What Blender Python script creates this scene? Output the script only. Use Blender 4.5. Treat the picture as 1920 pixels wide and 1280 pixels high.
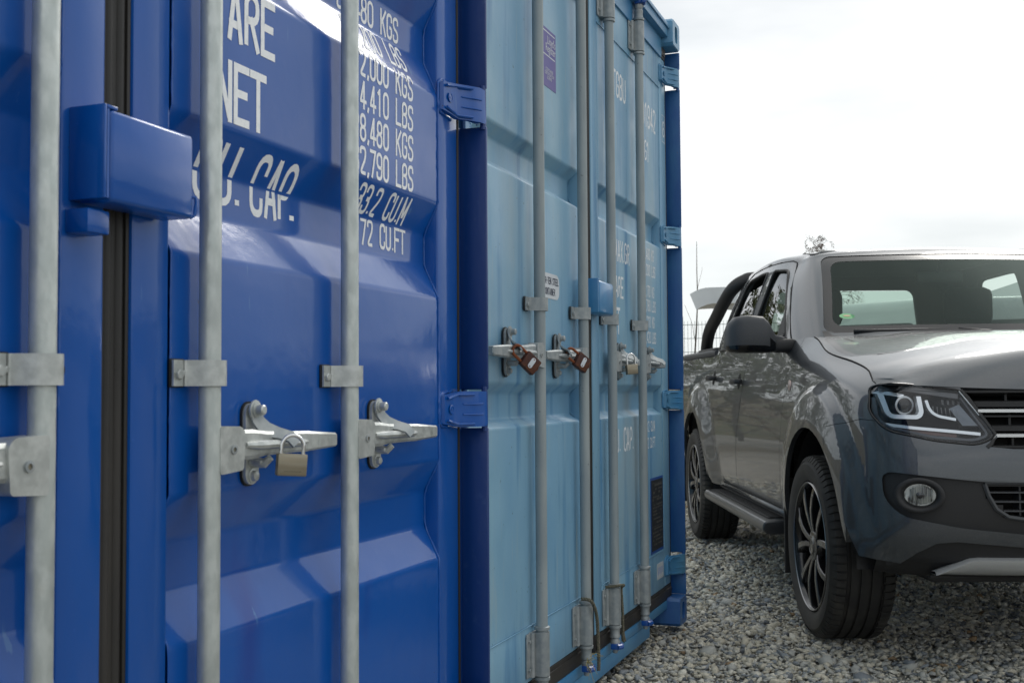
import bpy, bmesh, math, random
import numpy as np
from mathutils import Vector, Matrix
from mathutils.bvhtree import BVHTree
for o in list(bpy.data.objects): bpy.data.objects.remove(o)
scene = bpy.context.scene
C = scene.collection
random.seed(7); np.random.seed(7)
PI = math.pi
R = math.radians

# ------------------------------------------------------------------ camera
cd = bpy.data.cameras.new("camera"); cam = bpy.data.objects.new("camera", cd); C.objects.link(cam)
cd.sensor_width = 36.0; cd.lens = 36.0 * 2145.25 / 1920.0
cd.clip_start = 0.05; cd.clip_end = 2000
cam.matrix_world = Matrix.Translation((0, 0, 0.97851)) @ Matrix.Rotation(0.36212, 4, 'Z') @ Matrix.Rotation(PI / 2 + 0.04419, 4, 'X') @ Matrix.Rotation(-0.00638, 4, 'Z')
cd.dof.use_dof = True; cd.dof.focus_distance = 3.4; cd.dof.aperture_fstop = 11.0
scene.camera = cam
scene.render.resolution_x = 1024; scene.render.resolution_y = 682
scene.view_settings.view_transform = 'Standard'; scene.view_settings.look = 'None'
scene.view_settings.gamma = 1.0; scene.view_settings.exposure = 0.06
scene.render.engine = 'CYCLES'

# ------------------------------------------------------------------ sun and sky
SUN_EL = R(38); SUN_AZ = R(9)     # azimuth measured from +Y towards +X
sl = bpy.data.lights.new("sun", 'SUN'); sl.energy = 1.0; sl.angle = R(22); sl.color = (1.0, 0.955, 0.89)
sun = bpy.data.objects.new("sun", sl); C.objects.link(sun)
sd = Vector((math.sin(SUN_AZ) * math.cos(SUN_EL), math.cos(SUN_AZ) * math.cos(SUN_EL), math.sin(SUN_EL)))
sun.rotation_euler = (-sd).to_track_quat('-Z', 'Y').to_euler()
W = bpy.data.worlds.new("World"); scene.world = W; W.use_nodes = True
nt = W.node_tree; N = nt.nodes; L = nt.links; N.clear()
def nd(t, **k):
    n = N.new(t)
    for a, b in k.items(): setattr(n, a, b)
    return n
tc = nd('ShaderNodeTexCoord')
sky = nd('ShaderNodeTexSky', sky_type='NISHITA'); sky.sun_disc = False; sky.sun_elevation = SUN_EL; sky.sun_rotation = SUN_AZ
sky.dust_density = 3.0; sky.air_density = 1.0
skym = nd('ShaderNodeVectorMath', operation='SCALE'); skym.inputs['Scale'].default_value = 0.09
L.new(sky.outputs[0], skym.inputs[0])
mp = nd('ShaderNodeMapping'); mp.inputs['Scale'].default_value = (1.0, 1.0, 3.6); mp.inputs['Location'].default_value = (0.3, 0.1, 0.42)
L.new(tc.outputs['Generated'], mp.inputs[0])
nz = nd('ShaderNodeTexNoise'); nz.inputs['Scale'].default_value = 1.5; nz.inputs['Detail'].default_value = 6; nz.inputs['Roughness'].default_value = 0.5
L.new(mp.outputs[0], nz.inputs[0])
cr = nd('ShaderNodeValToRGB')
cr.color_ramp.elements[0].position = 0.40; cr.color_ramp.elements[0].color = (0.70, 0.745, 0.775, 1)
cr.color_ramp.elements[1].position = 0.60; cr.color_ramp.elements[1].color = (1.10, 1.10, 1.10, 1)
L.new(nz.outputs[0], cr.inputs[0])
# brightness of the cloud deck by height above the horizon
sx = nd('ShaderNodeSeparateXYZ'); L.new(tc.outputs['Generated'], sx.inputs[0])
er = nd('ShaderNodeValToRGB')
e = er.color_ramp.elements
e[0].position = 0.0; e[0].color = (0.60, 0.62, 0.60, 1)
e[1].position = 1.0; e[1].color = (1.20, 1.20, 1.17, 1)
for p, c in ((0.499, (0.60, 0.62, 0.6, 1)), (0.502, (0.79, 0.85, 0.87, 1)), (0.545, (0.84, 0.89, 0.91, 1)), (0.580, (1.12, 1.13, 1.13, 1)), (0.620, (1.08, 1.09, 1.1, 1)), (0.70, (0.86, 0.89, 0.91, 1)), (0.80, (0.98, 0.99, 0.99, 1))):
    x = e.new(p); x.color = c
ma = nd('ShaderNodeMath', operation='MULTIPLY_ADD'); ma.inputs[1].default_value = 0.5; ma.inputs[2].default_value = 0.5
L.new(sx.outputs['Z'], ma.inputs[0]); L.new(ma.outputs[0], er.inputs[0])
mul = nd('ShaderNodeMixRGB', blend_type='MULTIPLY'); mul.inputs[0].default_value = 1.0
L.new(cr.outputs[0], mul.inputs[1]); L.new(er.outputs[0], mul.inputs[2])
dp = nd('ShaderNodeVectorMath', operation='DOT_PRODUCT'); dp.inputs[1].default_value = sd
nrmz = nd('ShaderNodeVectorMath', operation='NORMALIZE'); L.new(tc.outputs['Generated'], nrmz.inputs[0]); L.new(nrmz.outputs[0], dp.inputs[0])
gm = nd('ShaderNodeMapRange'); gm.inputs[1].default_value = 0.92; gm.inputs[2].default_value = 1.0; gm.interpolation_type = 'SMOOTHSTEP'; L.new(dp.outputs['Value'], gm.inputs[0])
gp = nd('ShaderNodeMath', operation='POWER'); gp.inputs[1].default_value = 1.3; L.new(gm.outputs[0], gp.inputs[0])
gs = nd('ShaderNodeMath', operation='MULTIPLY_ADD'); gs.inputs[1].default_value = 1.2; gs.inputs[2].default_value = 1.0; L.new(gp.outputs[0], gs.inputs[0])
glo = nd('ShaderNodeVectorMath', operation='SCALE'); L.new(mul.outputs[0], glo.inputs[0]); L.new(gs.outputs[0], glo.inputs['Scale'])
mixs = nd('ShaderNodeMixRGB', blend_type='MIX'); mixs.inputs[0].default_value = 0.90
L.new(skym.outputs[0], mixs.inputs[1]); L.new(glo.outputs[0], mixs.inputs[2])
bg = nd('ShaderNodeBackground'); bg.inputs['Strength'].default_value = 1.0
out = nd('ShaderNodeOutputWorld'); L.new(mixs.outputs[0], bg.inputs[0]); L.new(bg.outputs[0], out.inputs[0])

# ------------------------------------------------------------------ materials
MATS = {}
def mat(name, col, rough=0.5, metal=0.0, coat=0.0, spec=0.5, noise=None, bump=None, coat_rough=0.04, rnoise=None, emit=None):
    """noise=(scale, other colour, low, high[, stretch]); bump=(scale, strength, distance)"""
    if name in MATS: return MATS[name]
    m = bpy.data.materials.new(name); m.use_nodes = True; t = m.node_tree; b = t.nodes['Principled BSDF']
    b.inputs['Base Color'].default_value = (*col, 1); b.inputs['Roughness'].default_value = rough; b.inputs['Metallic'].default_value = metal
    b.inputs['Coat Weight'].default_value = coat; b.inputs['Coat Roughness'].default_value = coat_rough; b.inputs['Specular IOR Level'].default_value = spec
    tcn = t.nodes.new('ShaderNodeTexCoord')
    def tex(scale, stretch=None, detail=5):
        mpn = t.nodes.new('ShaderNodeMapping'); mpn.inputs['Scale'].default_value = stretch or (1, 1, 1)
        t.links.new(tcn.outputs['Object'], mpn.inputs[0])
        n = t.nodes.new('ShaderNodeTexNoise'); n.inputs['Scale'].default_value = scale; n.inputs['Detail'].default_value = detail
        t.links.new(mpn.outputs[0], n.inputs[0]); return n
    cur = None
    if noise:
        lst = noise if isinstance(noise, list) else [noise]
        for nn in lst:
            n = tex(nn[0], nn[4] if len(nn) > 4 else None)
            r = t.nodes.new('ShaderNodeMapRange'); r.inputs[1].default_value = nn[2]; r.inputs[2].default_value = nn[3]; t.links.new(n.outputs[0], r.inputs[0])
            mx = t.nodes.new('ShaderNodeMixRGB'); t.links.new(r.outputs[0], mx.inputs[0])
            if cur: t.links.new(cur, mx.inputs[1])
            else: mx.inputs[1].default_value = (*col, 1)
            mx.inputs[2].default_value = (*nn[1], 1); cur = mx.outputs[0]
        t.links.new(cur, b.inputs['Base Color'])
    if rnoise:
        n = tex(rnoise[0]); r = t.nodes.new('ShaderNodeMapRange'); r.inputs[1].default_value = 0.35; r.inputs[2].default_value = 0.65
        r.inputs[3].default_value = rnoise[1]; r.inputs[4].default_value = rnoise[2]; t.links.new(n.outputs[0], r.inputs[0]); t.links.new(r.outputs[0], b.inputs['Roughness'])
    if bump:
        prev = None
        for bb in (bump if isinstance(bump, list) else [bump]):
            n = tex(bb[0], bb[3] if len(bb) > 3 else None); bn = t.nodes.new('ShaderNodeBump'); bn.inputs['Strength'].default_value = bb[1]; bn.inputs['Distance'].default_value = bb[2]
            t.links.new(n.outputs[0], bn.inputs['Height'])
            if prev: t.links.new(prev, bn.inputs['Normal'])
            prev = bn.outputs[0]
        t.links.new(prev, b.inputs['Normal'])
        if coat: t.links.new(prev, b.inputs['Coat Normal'])
    if emit:
        b.inputs['Emission Color'].default_value = (*emit[0], 1); b.inputs['Emission Strength'].default_value = emit[1]
    MATS[name] = m; return m
def glass(name, tint, rough=0.0, refl=1.5):
    m = bpy.data.materials.new(name); m.use_nodes = True; t = m.node_tree; t.nodes.clear()
    o = t.nodes.new('ShaderNodeOutputMaterial'); tr = t.nodes.new('ShaderNodeBsdfTransparent'); gl = t.nodes.new('ShaderNodeBsdfGlossy')
    tr.inputs[0].default_value = (*tint, 1); gl.inputs['Roughness'].default_value = rough; gl.inputs[0].default_value = (0.95, 0.97, 1, 1)
    fr = t.nodes.new('ShaderNodeFresnel'); gy = t.nodes.new('ShaderNodeNewGeometry'); mr_ = t.nodes.new('ShaderNodeMapRange'); mr_.inputs[3].default_value = refl; mr_.inputs[4].default_value = 1 / refl; t.links.new(gy.outputs['Backfacing'], mr_.inputs[0]); t.links.new(mr_.outputs[0], fr.inputs[0]);   # a thin pane reflects alike from both sides
    mx = t.nodes.new('ShaderNodeMixShader')
    t.links.new(fr.outputs[0], mx.inputs[0]); t.links.new(tr.outputs[0], mx.inputs[1]); t.links.new(gl.outputs[0], mx.inputs[2]); t.links.new(mx.outputs[0], o.inputs[0])
    return m
NAVY = mat('blue_paint', (0.0004, 0.080, 0.370), 0.40, spec=0.2, coat=0.80, coat_rough=0.085, noise=[(1.1, (0.001, 0.090, 0.40), 0.35, 0.7), (160, (0.012, 0.10, 0.44), 0.70, 0.78), (5, (0.004, 0.05, 0.30), 0.60, 0.75, (1, 1, .35)), (34, (0.05, 0.16, 0.42), 0.70, 0.735, (1, 1, .12)), (75, (0.03, 0.03, 0.04), 0.765, 0.78)], bump=[(2.3, 0.10, 0.05), (220, 0.10, 0.0006)], rnoise=(7, 0.30, 0.42))
NAVYD = mat('shaded_blue_paint', (0.0008, 0.034, 0.18), 0.4, coat=0.35, coat_rough=0.15, noise=(40, (0.012, 0.05, 0.2), 0.62, 0.75), bump=(60, 0.15, 0.002))  # darker copy of the blue paint, shade of the post flange put into its colour
SKYB = mat('faded_light_blue_paint', (0.165, 0.35, 0.525), 0.50, coat=0.22, coat_rough=0.3,
           noise=[(2.2, (0.23, 0.42, 0.55), 0.35, 0.65, (1, 1.6, 0.5)), (9, (0.035, 0.18, 0.38), 0.52, 0.74, (1, 1.6, 0.14)), (26, (0.32, 0.43, 0.47), 0.60, 0.85, (1, 2, 0.12)), (60, (0.08, 0.13, 0.17), 0.70, 0.76), (85, (0.16, 0.07, 0.03), 0.745, 0.775), (1.3, (0.30, 0.40, 0.45), 0.55, 0.75, (1, 2, .8))],
           bump=[(3, 0.10, 0.05), (120, 0.10, 0.0008)], rnoise=(9, 0.40, 0.58))
SKYF = mat('light_blue_frame_paint', (0.045, 0.21, 0.42), 0.48, coat=0.2, coat_rough=0.25,
           noise=[(4, (0.09, 0.26, 0.42), 0.4, 0.65, (1, 1, 0.4)), (70, (0.03, 0.05, 0.07), 0.71, 0.77)], bump=[(3, 0.08, 0.04), (110, 0.12, 0.001)])
SKYD = mat('worn_shaded_blue_post_paint', (0.010, 0.085, 0.28), 0.5, coat=0.15, coat_rough=0.3, noise=[(14, (0.02, 0.12, 0.30), 0.45, 0.7, (1, 1, 0.4)), (60, (0.10, 0.05, 0.03), 0.70, 0.78)], bump=(80, 0.3, 0.002))  # wear spots over a blue darkened for the shaded inner side of the post
SKYBOX = mat('lock_box_light_paint', (0.05, 0.23, 0.46), 0.38, coat=0.35, coat_rough=0.12, noise=[(8, (0.03, 0.17, 0.38), 0.4, 0.7), (90, (0.16, 0.10, 0.05), 0.74, 0.79)], bump=(60, 0.1, 0.001))
GALV = mat('galvanised_steel', (0.50, 0.54, 0.52), 0.38, 0.55, noise=[(60, (0.60, 0.635, 0.61), 0.42, 0.60, (1, 1, 0.4)), (9, (0.36, 0.39, 0.38), 0.56, 0.75, (1, 1, 0.3)), (70, (0.20, 0.20, 0.19), 0.74, 0.79, (1, 1, .3))], bump=(150, 0.25, 0.0012), rnoise=(40, 0.34, 0.55))
GALVF = mat('grey_primed_steel', (0.27, 0.31, 0.325), 0.55, 0.15, noise=[(16, (0.34, 0.38, 0.385), 0.4, 0.65, (1, 1, 0.3)), (120, (0.14, 0.15, 0.15), 0.68, 0.76)], bump=(170, 0.25, 0.001))
CAST = mat('cast_zinc', (0.46, 0.48, 0.465), 0.40, 0.6, noise=(50, (0.60, 0.62, 0.60), 0.4, 0.65), bump=(90, 0.35, 0.0012))
CASTD = mat('weathered_cast_zinc', (0.28, 0.31, 0.32), 0.55, 0.4, noise=(40, (0.38, 0.40, 0.40), 0.4, 0.65), bump=(90, 0.35, 0.0012))
RUB = mat('rubber_gasket', (0.020, 0.018, 0.016), 0.55, noise=(12, (0.042, 0.036, 0.030), 0.45, 0.75, (1, 1, 0.2)), bump=(60, 0.2, 0.002))
RUBL = mat('weathered_rubber_gasket', (0.075, 0.068, 0.06), 0.6, noise=(10, (0.14, 0.12, 0.10), 0.4, 0.75, (1, 0.3, 0.3)), bump=(60, 0.3, 0.002))
WHITE = mat('white_lettering', (0.92, 0.93, 0.94), 0.5, noise=(90, (0.80, 0.83, 0.86), 0.5, 0.7))
WHITEF = mat('worn_white_lettering', (0.80, 0.83, 0.85), 0.55, noise=(60, (0.60, 0.67, 0.72), 0.55, 0.75))
BLACK = mat('black_backing_rubber', (0.012, 0.012, 0.012), 0.6)
HOLE = mat('dark_recess', (0.004, 0.004, 0.004), 0.9)
BRASS = mat('dull_brass', (0.31, 0.28, 0.215), 0.38, 0.75, noise=(35, (0.24, 0.20, 0.14), 0.4, 0.7, (1, 0.2, 3)), bump=(120, 0.1, 0.0006))
CHROME = mat('polished_steel', (0.72, 0.72, 0.72), 0.14, 1.0)
RUST = mat('rusty_steel', (0.060, 0.018, 0.012), 0.6, 0.2, noise=[(16, (0.14, 0.045, 0.015), 0.45, 0.7), (90, (0.03, 0.012, 0.01), 0.5, 0.7)], bump=(110, 0.5, 0.0015))
RUSTO = mat('orange_rust', (0.22, 0.055, 0.012), 0.75, noise=(50, (0.10, 0.03, 0.012), 0.4, 0.7), bump=(120, 0.5, 0.0015))
PURPLE = mat('purple_vinyl', (0.10, 0.085, 0.31), 0.5, noise=(5, (0.19, 0.13, 0.30), 0.4, 0.7))
STICK = mat('white_vinyl', (0.62, 0.65, 0.68), 0.4, noise=(8, (0.52, 0.56, 0.6), 0.4, 0.7))
INK = mat('dark_blue_ink', (0.012, 0.02, 0.06), 0.5)
PLATE = mat('blackened_data_plate', (0.030, 0.032, 0.034), 0.5, 0.3, noise=(70, (0.07, 0.07, 0.065), 0.55, 0.75), bump=(200, 0.4, 0.001))
PLATEI = mat('etched_lettering', (0.12, 0.115, 0.10), 0.5, 0.3)
ROPE = mat('old_rope', (0.15, 0.135, 0.10), 0.85, noise=(150, (0.05, 0.055, 0.03), 0.4, 0.7), bump=(300, 0.5, 0.001))
STRAW = mat('dry_straw', (0.33, 0.28, 0.12), 0.8)
KEEP = mat('bright_blue_casting', (0.008, 0.075, 0.33), 0.35, coat=0.4, bump=(60, 0.3, 0.002))

# ------------------------------------------------------------------ helpers
def mk(name, verts, faces, m, parent=None, smooth=False, mats=None, fm=None, ang=None):
    me = bpy.data.meshes.new(name); me.from_pydata([tuple(v) for v in verts], [], [tuple(f) for f in faces])
    for x in (mats or [m]): me.materials.append(x)
    if fm is not None: me.polygons.foreach_set('material_index', fm)
    if smooth: me.polygons.foreach_set('use_smooth', [True] * len(me.polygons))
    me.update()
    if ang is not None: me.set_sharp_from_angle(angle=R(ang))
    o = bpy.data.objects.new(name, me); C.objects.link(o)
    if parent: o.parent = parent
    return o
def thing(name, label, cat, loc=(0, 0, 0), rot=None, group=None):
    o = bpy.data.objects.new(name, None); C.objects.link(o); o.location = loc; o.empty_display_size = 0.1
    if rot: o.rotation_euler = rot
    tag(o, label, cat, group); return o
def tag(o, label=None, cat=None, group=None, kind=None):
    if label: o['label'] = label
    if cat: o['category'] = cat
    if group: o['group'] = group
    if kind: o['kind'] = kind
    return o
class MB:
    def __init__(s): s.v = []; s.f = []; s.m = []; s.mi = 0
    def add(s, v, f):
        n = len(s.v); s.v += [tuple(x) for x in v]; s.f += [tuple(i + n for i in q) for q in f]; s.m += [s.mi] * len(f); return s
    def box(s, x0, x1, y0, y1, z0, z1, b=0.0, M=None):
        """box, optionally with chamfered edges"""
        x0, x1 = sorted((x0, x1)); y0, y1 = sorted((y0, y1)); z0, z1 = sorted((z0, z1))
        if b <= 0:
            v = [(x0, y0, z0), (x1, y0, z0), (x1, y1, z0), (x0, y1, z0), (x0, y0, z1), (x1, y0, z1), (x1, y1, z1), (x0, y1, z1)]
            f = [(0, 3, 2, 1), (4, 5, 6, 7), (0, 1, 5, 4), (1, 2, 6, 5), (2, 3, 7, 6), (3, 0, 4, 7)]
        else:
            bm = bmesh.new(); bmesh.ops.create_cube(bm, size=1)
            for q in bm.verts: q.co = ((x0 + x1) / 2 + q.co.x * (x1 - x0), (y0 + y1) / 2 + q.co.y * (y1 - y0), (z0 + z1) / 2 + q.co.z * (z1 - z0))
            bmesh.ops.bevel(bm, geom=bm.edges[:], offset=b, segments=2, affect='EDGES', profile=0.5)
            bm.verts.index_update(); v = [q.co.copy() for q in bm.verts]; f = [[w.index for w in q.verts] for q in bm.faces]; bm.free()
        if M: v = [M @ Vector(q) for q in v]
        return s.add(v, f)
    def tube(s, pts, r, n=12, cap=True, closed=False):
        """round tube through points; r number or list"""
        P = [Vector(p) for p in pts]; k = len(P); rr = r if isinstance(r, (list, tuple)) else [r] * k
        V = []; F = []; up = None
        for i in range(k):
            if closed: t = P[(i + 1) % k] - P[i - 1]
            else: t = P[min(i + 1, k - 1)] - P[max(i - 1, 0)]
            t.normalize()
            if up is None: up = t.orthogonal().normalized()
            up = (up - t * up.dot(t)).normalized(); w = t.cross(up)
            for j in range(n):
                a = 2 * PI * j / n; V.append(P[i] + (up * math.cos(a) + w * math.sin(a)) * rr[i])
        kk = k if closed else k - 1
        for i in range(kk):
            for j in range(n):
                a = i * n + j; b2 = i * n + (j + 1) % n; c = ((i + 1) % k) * n; F.append((a, b2, c + (j + 1) % n, c + j))
        if cap and not closed: F.append(tuple(range(n))[::-1]); F.append(tuple((k - 1) * n + j for j in range(n)))
        return s.add(V, F)
    def lathe(s, prof, axis_o, axis_d, n=24, closed=False):
        """prof = [(distance along axis, radius)]"""
        d = Vector(axis_d).normalized(); u = d.orthogonal().normalized(); w = d.cross(u); o = Vector(axis_o); V = []; F = []
        for h, r in prof:
            for j in range(n):
                a = 2 * PI * j / n; V.append(o + d * h + (u * math.cos(a) + w * math.sin(a)) * r)
        k = len(prof)
        for i in range(k - 1 if not closed else k):
            for j in range(n):
                i2 = (i + 1) % k; F.append((i * n + j, i * n + (j + 1) % n, i2 * n + (j + 1) % n, i2 * n + j))
        if not closed: F.append(tuple(range(n))[::-1]); F.append(tuple((k - 1) * n + j for j in range(n)))
        return s.add(V, F)
    def prism(s, pts, d0, d1, fn):
        """polygon pts (a,b) swept between depths; fn(a,b,d)->xyz"""
        k = len(pts); V = [fn(a, b, d0) for a, b in pts] + [fn(a, b, d1) for a, b in pts]
        F = [tuple(range(k))[::-1], tuple(range(k, 2 * k))] + [(i, (i + 1) % k, k + (i + 1) % k, k + i) for i in range(k)]
        return s.add(V, F)
    def hexbolt(s, o, d, r=0.009, h=0.007):
        return s.lathe([(0, r), (h, r), (h + 0.001, r * 0.8)], o, d, 6)
    def build(s, name, m, parent=None, smooth=False, ang=None, recalc=True):
        o = mk(name, s.v, s.f, None, parent, smooth or ang is not None, mats=m if isinstance(m, list) else [m], fm=s.m, ang=None)
        if recalc:
            bm = bmesh.new(); bm.from_mesh(o.data); bmesh.ops.recalc_face_normals(bm, faces=bm.faces); bm.to_mesh(o.data); bm.free()
        if ang is not None: o.data.set_sharp_from_angle(angle=R(ang))
        return o
def rpoly(pts, r, closed=False, seg=4):
    """polyline with rounded corners (2D)"""
    P = [Vector((p[0], p[1])) for p in pts]; n = len(P); out = []
    for i in range(n):
        if not closed and i in (0, n - 1): out.append(P[i]); continue
        a = P[i - 1]; b = P[i]; c = P[(i + 1) % n]; l1 = (a - b).length; l2 = (c - b).length; q = min(r, l1 * 0.49, l2 * 0.49)
        if q < 1e-5: out.append(b); continue
        p0 = b + (a - b).normalized() * q; p1 = b + (c - b).normalized() * q
        for k in range(seg + 1):
            t = k / seg; w2 = .75; den = (1 - t) ** 2 + 2 * w2 * t * (1 - t) + t * t; out.append((p0 * (1 - t) ** 2 + b * 2 * w2 * t * (1 - t) + p1 * t * t) / den)
    return [(p.x, p.y) for p in out]
# stroke alphabet: box of width .5, height 1
w_ = 0.44
GL = {
 'O': [([(0, 0), (w_, 0), (w_, 1), (0, 1)], 1)], '0': [([(0, 0), (w_, 0), (w_, 1), (0, 1)], 1)],
 'C': [([(w_, .70), (w_, 1), (0, 1), (0, 0), (w_, 0), (w_, .30)], 0)], 'G': [([(w_, .70), (w_, 1), (0, 1), (0, 0), (w_, 0), (w_, .46), (w_ * .5, .46)], 0)],
 'U': [([(0, 1), (0, 0), (w_, 0), (w_, 1)], 0)], 'J': [([(0, .3), (0, 0), (w_, 0), (w_, 1)], 0)],
 'S': [([(w_, .74), (w_, 1), (0, 1), (0, .53), (w_, .47), (w_, 0), (0, 0), (0, .26)], 0)],
 'B': [([(0, 0), (0, 1), (w_ * .95, 1), (w_ * .95, .53), (0, .53)], 0), ([(0, .53), (w_, .53), (w_, 0), (0, 0)], 0)],
 'L': [([(0, 1), (0, 0), (w_, 0)], -1)], 'T': [([(w_ * .5, 0), (w_ * .5, 1)], -1), ([(-.03, 1), (w_ + .03, 1)], -1)],
 'E': [([(w_, 0), (0, 0), (0, 1), (w_, 1)], -1), ([(0, .52), (w_ * .85, .52)], -1)], 'F': [([(0, 0), (0, 1), (w_, 1)], -1), ([(0, .52), (w_ * .85, .52)], -1)],
 'N': [([(0, 0), (0, 1)], -1), ([(.02, .99), (w_ - .02, .01)], -2), ([(w_, 0), (w_, 1)], -1)], 'M': [([(0, 0), (0, 1)], -1), ([(.01, .98), (w_ * .52, .22)], -2), ([(w_ * .58, .22), (w_ * 1.1 - .01, .98)], -2), ([(w_ * 1.1, 0), (w_ * 1.1, 1)], -1)],
 'A': [([(0, -.05), (w_ * .5 - .012, 1.04)], -2), ([(w_ * .5 + .012, 1.04), (w_, -.05)], -2), ([(w_ * .14, .28), (w_ * .86, .28)], -1)],
 'R': [([(0, 0), (0, 1), (w_, 1), (w_, .5), (0, .5)], 0), ([(w_ * .45, .5), (w_, 0)], -1)], 'P': [([(0, 0), (0, 1), (w_, 1), (w_, .45), (0, .45)], 0)],
 'K': [([(0, 0), (0, 1)], -1), ([(w_, 1), (.02, .42)], -1), ([(w_ * .35, .6), (w_, 0)], -1)], 'X': [([(0, 0), (w_, 1)], -1), ([(0, 1), (w_, 0)], -1)],
 'I': [([(.1, 0), (.1, 1)], -1)], '1': [([(.04, .82), (w_ * .5, .99)], -2), ([(w_ * .55, 0), (w_ * .55, 1)], -1)],
 '2': [([(0, .74), (0, 1), (w_, 1), (w_, .62), (0, 0), (w_ + .02, 0)], 2)], '3': [([(0, .74), (0, 1), (w_, 1), (w_, .53), (w_ * .4, .53)], 0), ([(w_ * .4, .5), (w_, .5), (w_, 0), (0, 0), (0, .26)], 0)],
 '4': [([(w_ * .72, 0), (w_ * .72, 1)], -1), ([(w_ * .66, .99), (.01, .24)], -2), ([(.03, .24), (w_ + .03, .24)], -1)], '6': [([(w_, .74), (w_, 1), (0, 1), (0, 0), (w_, 0), (w_, .55), (0, .55)], 0)],
 '7': [([(0, 1), (w_, 1), (w_ * .35, 0)], -1)], '8': [([(.02, .52), (w_ - .02, .52), (w_ - .02, 1), (.02, 1)], 1), ([(0, 0), (w_, 0), (w_, .52), (0, .52)], 1)],
 '9': [([(0, .26), (0, 0), (w_, 0), (w_, 1), (0, 1), (0, .45), (w_, .45)], 0)], '-': [([(.05, .48), (w_ - .05, .48)], -1)],
 '.': [([(.05, .0), (.05, .1)], -1)], ',': [([(.09, .08), (.01, -.14)], -1)],
}
ADV = {'.': .24, ',': .24, 'I': .34, 'M': .64, ' ': .55}
def text_ribbons(txt, h, sw=0.13, slant=0.0, gap=1.0):
    """returns list of strokes, each = list of quads in 2D (a,b); height h; width total"""
    x = 0; out = []
    for ch in txt:
        for pts, mode in GL.get(ch, []):
            cl = mode == 1
            P = rpoly(pts, 0.218 if mode in (0, 1) else (0.16 if mode == 2 else 0.0), cl) if mode >= 0 else pts
            s = sw / 2; P = [Vector((p[0] * (1 - sw) / 1 * 1.0 + x + sw / 2, p[1] * (1 - sw) + s)) for p in P]
            Q = [P[0]]
            for p in P[1:]:
                if (p - Q[-1]).length > 1e-4: Q.append(p)
            if cl and (Q[0] - Q[-1]).length < 1e-4: Q.pop()
            P = Q; n = len(P); Lf = []; Rt = []
            for i in range(n):
                if cl: a = (P[i] - P[i - 1]).normalized(); b = (P[(i + 1) % n] - P[i]).normalized()
                else:
                    a = (P[i] - P[i - 1]).normalized() if i else (P[1] - P[0]).normalized(); b = (P[i + 1] - P[i]).normalized() if i < n - 1 else a
                nn = Vector((-(a.y + b.y), a.x + b.x))
                if nn.length < 1e-3: nn = Vector((-a.y, a.x))
                nn.normalize(); k = min(1 / max(0.35, nn.dot(Vector((-a.y, a.x)))), 2.2)
                ext = Vector((0, 0))
                if not cl and ch not in '.,':
                    if i == 0: ext = -b * s * (1 if mode == -1 else 0)
                    if i == n - 1: ext = a * s * (1 if mode == -1 else 0)
                Lf.append(P[i] + nn * s * k + ext); Rt.append(P[i] - nn * s * k + ext)
            rng = range(n if cl else n - 1)
            out.append([[Lf[i], Rt[i], Rt[(i + 1) % n], Lf[(i + 1) % n]] for i in rng])
        x += ADV.get(ch, .56) * gap
    return [[[(p.x * h + slant * p.y * h, p.y * h) for p in q] for q in st] for st in out], x * h
def clipz(quad, zs):
    """split polygon (a,b) at each b in zs"""
    polys = [quad]
    for z in zs:
        nxt = []
        for P in polys:
            lo = []; hi = []
            for i in range(len(P)):
                a = P[i]; b = P[(i + 1) % len(P)]
                if a[1] <= z: lo.append(a)
                if a[1] >= z: hi.append(a)
                if (a[1] - z) * (b[1] - z) < 0:
                    t = (z - a[1]) / (b[1] - a[1]); m_ = (a[0] + t * (b[0] - a[0]), z); lo.append(m_); hi.append(m_)
            if len(lo) > 2 and max(p[1] for p in lo) - min(p[1] for p in lo) > 1e-7: nxt.append(lo)
            if len(hi) > 2 and max(p[1] for p in hi) - min(p[1] for p in hi) > 1e-7: nxt.append(hi)
        polys = nxt
    return polys
def put_text(mb, txt, h, z, left=None, right=None, prof=None, zs=(), sw=0.13, slant=0.0, wscale=1.0, gap=1.0, eps=0.00035):
    """text on a door: +u to the right, z up; x = prof(z)+eps"""
    st, w = text_ribbons(txt, h, sw, slant, gap); w = (w - 0.12 * h * gap) * wscale
    x0 = left if left is not None else right - w
    for k, s in enumerate(st):
        e2 = eps + 0.00012 * (k % 4)
        for q in s:
            for P in clipz([(x0 + a * wscale, z + b) for a, b in q], zs):
                mb.add([(prof(b) + e2, a, b) for a, b in P], [tuple(range(len(P)))])
def font_mesh(txt, size, name, m, parent, fn, xs=1.0, align='LEFT', lsp=1.0):
    cu = bpy.data.curves.new('t', 'FONT'); cu.body = txt; cu.size = size; cu.align_x = align; cu.space_line = lsp
    o = bpy.data.objects.new('t', cu); C.objects.link(o); dg = bpy.context.evaluated_depsgraph_get(); dg.update()
    me = bpy.data.meshes.new_from_object(o.evaluated_get(dg)); bpy.data.objects.remove(o)
    for v in me.vertices: v.co = fn(v.co.x * xs, v.co.y)
    me.materials.clear(); me.materials.append(m); me.name = name
    q = bpy.data.objects.new(name, me); C.objects.link(q); q.parent = parent; return q
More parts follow.
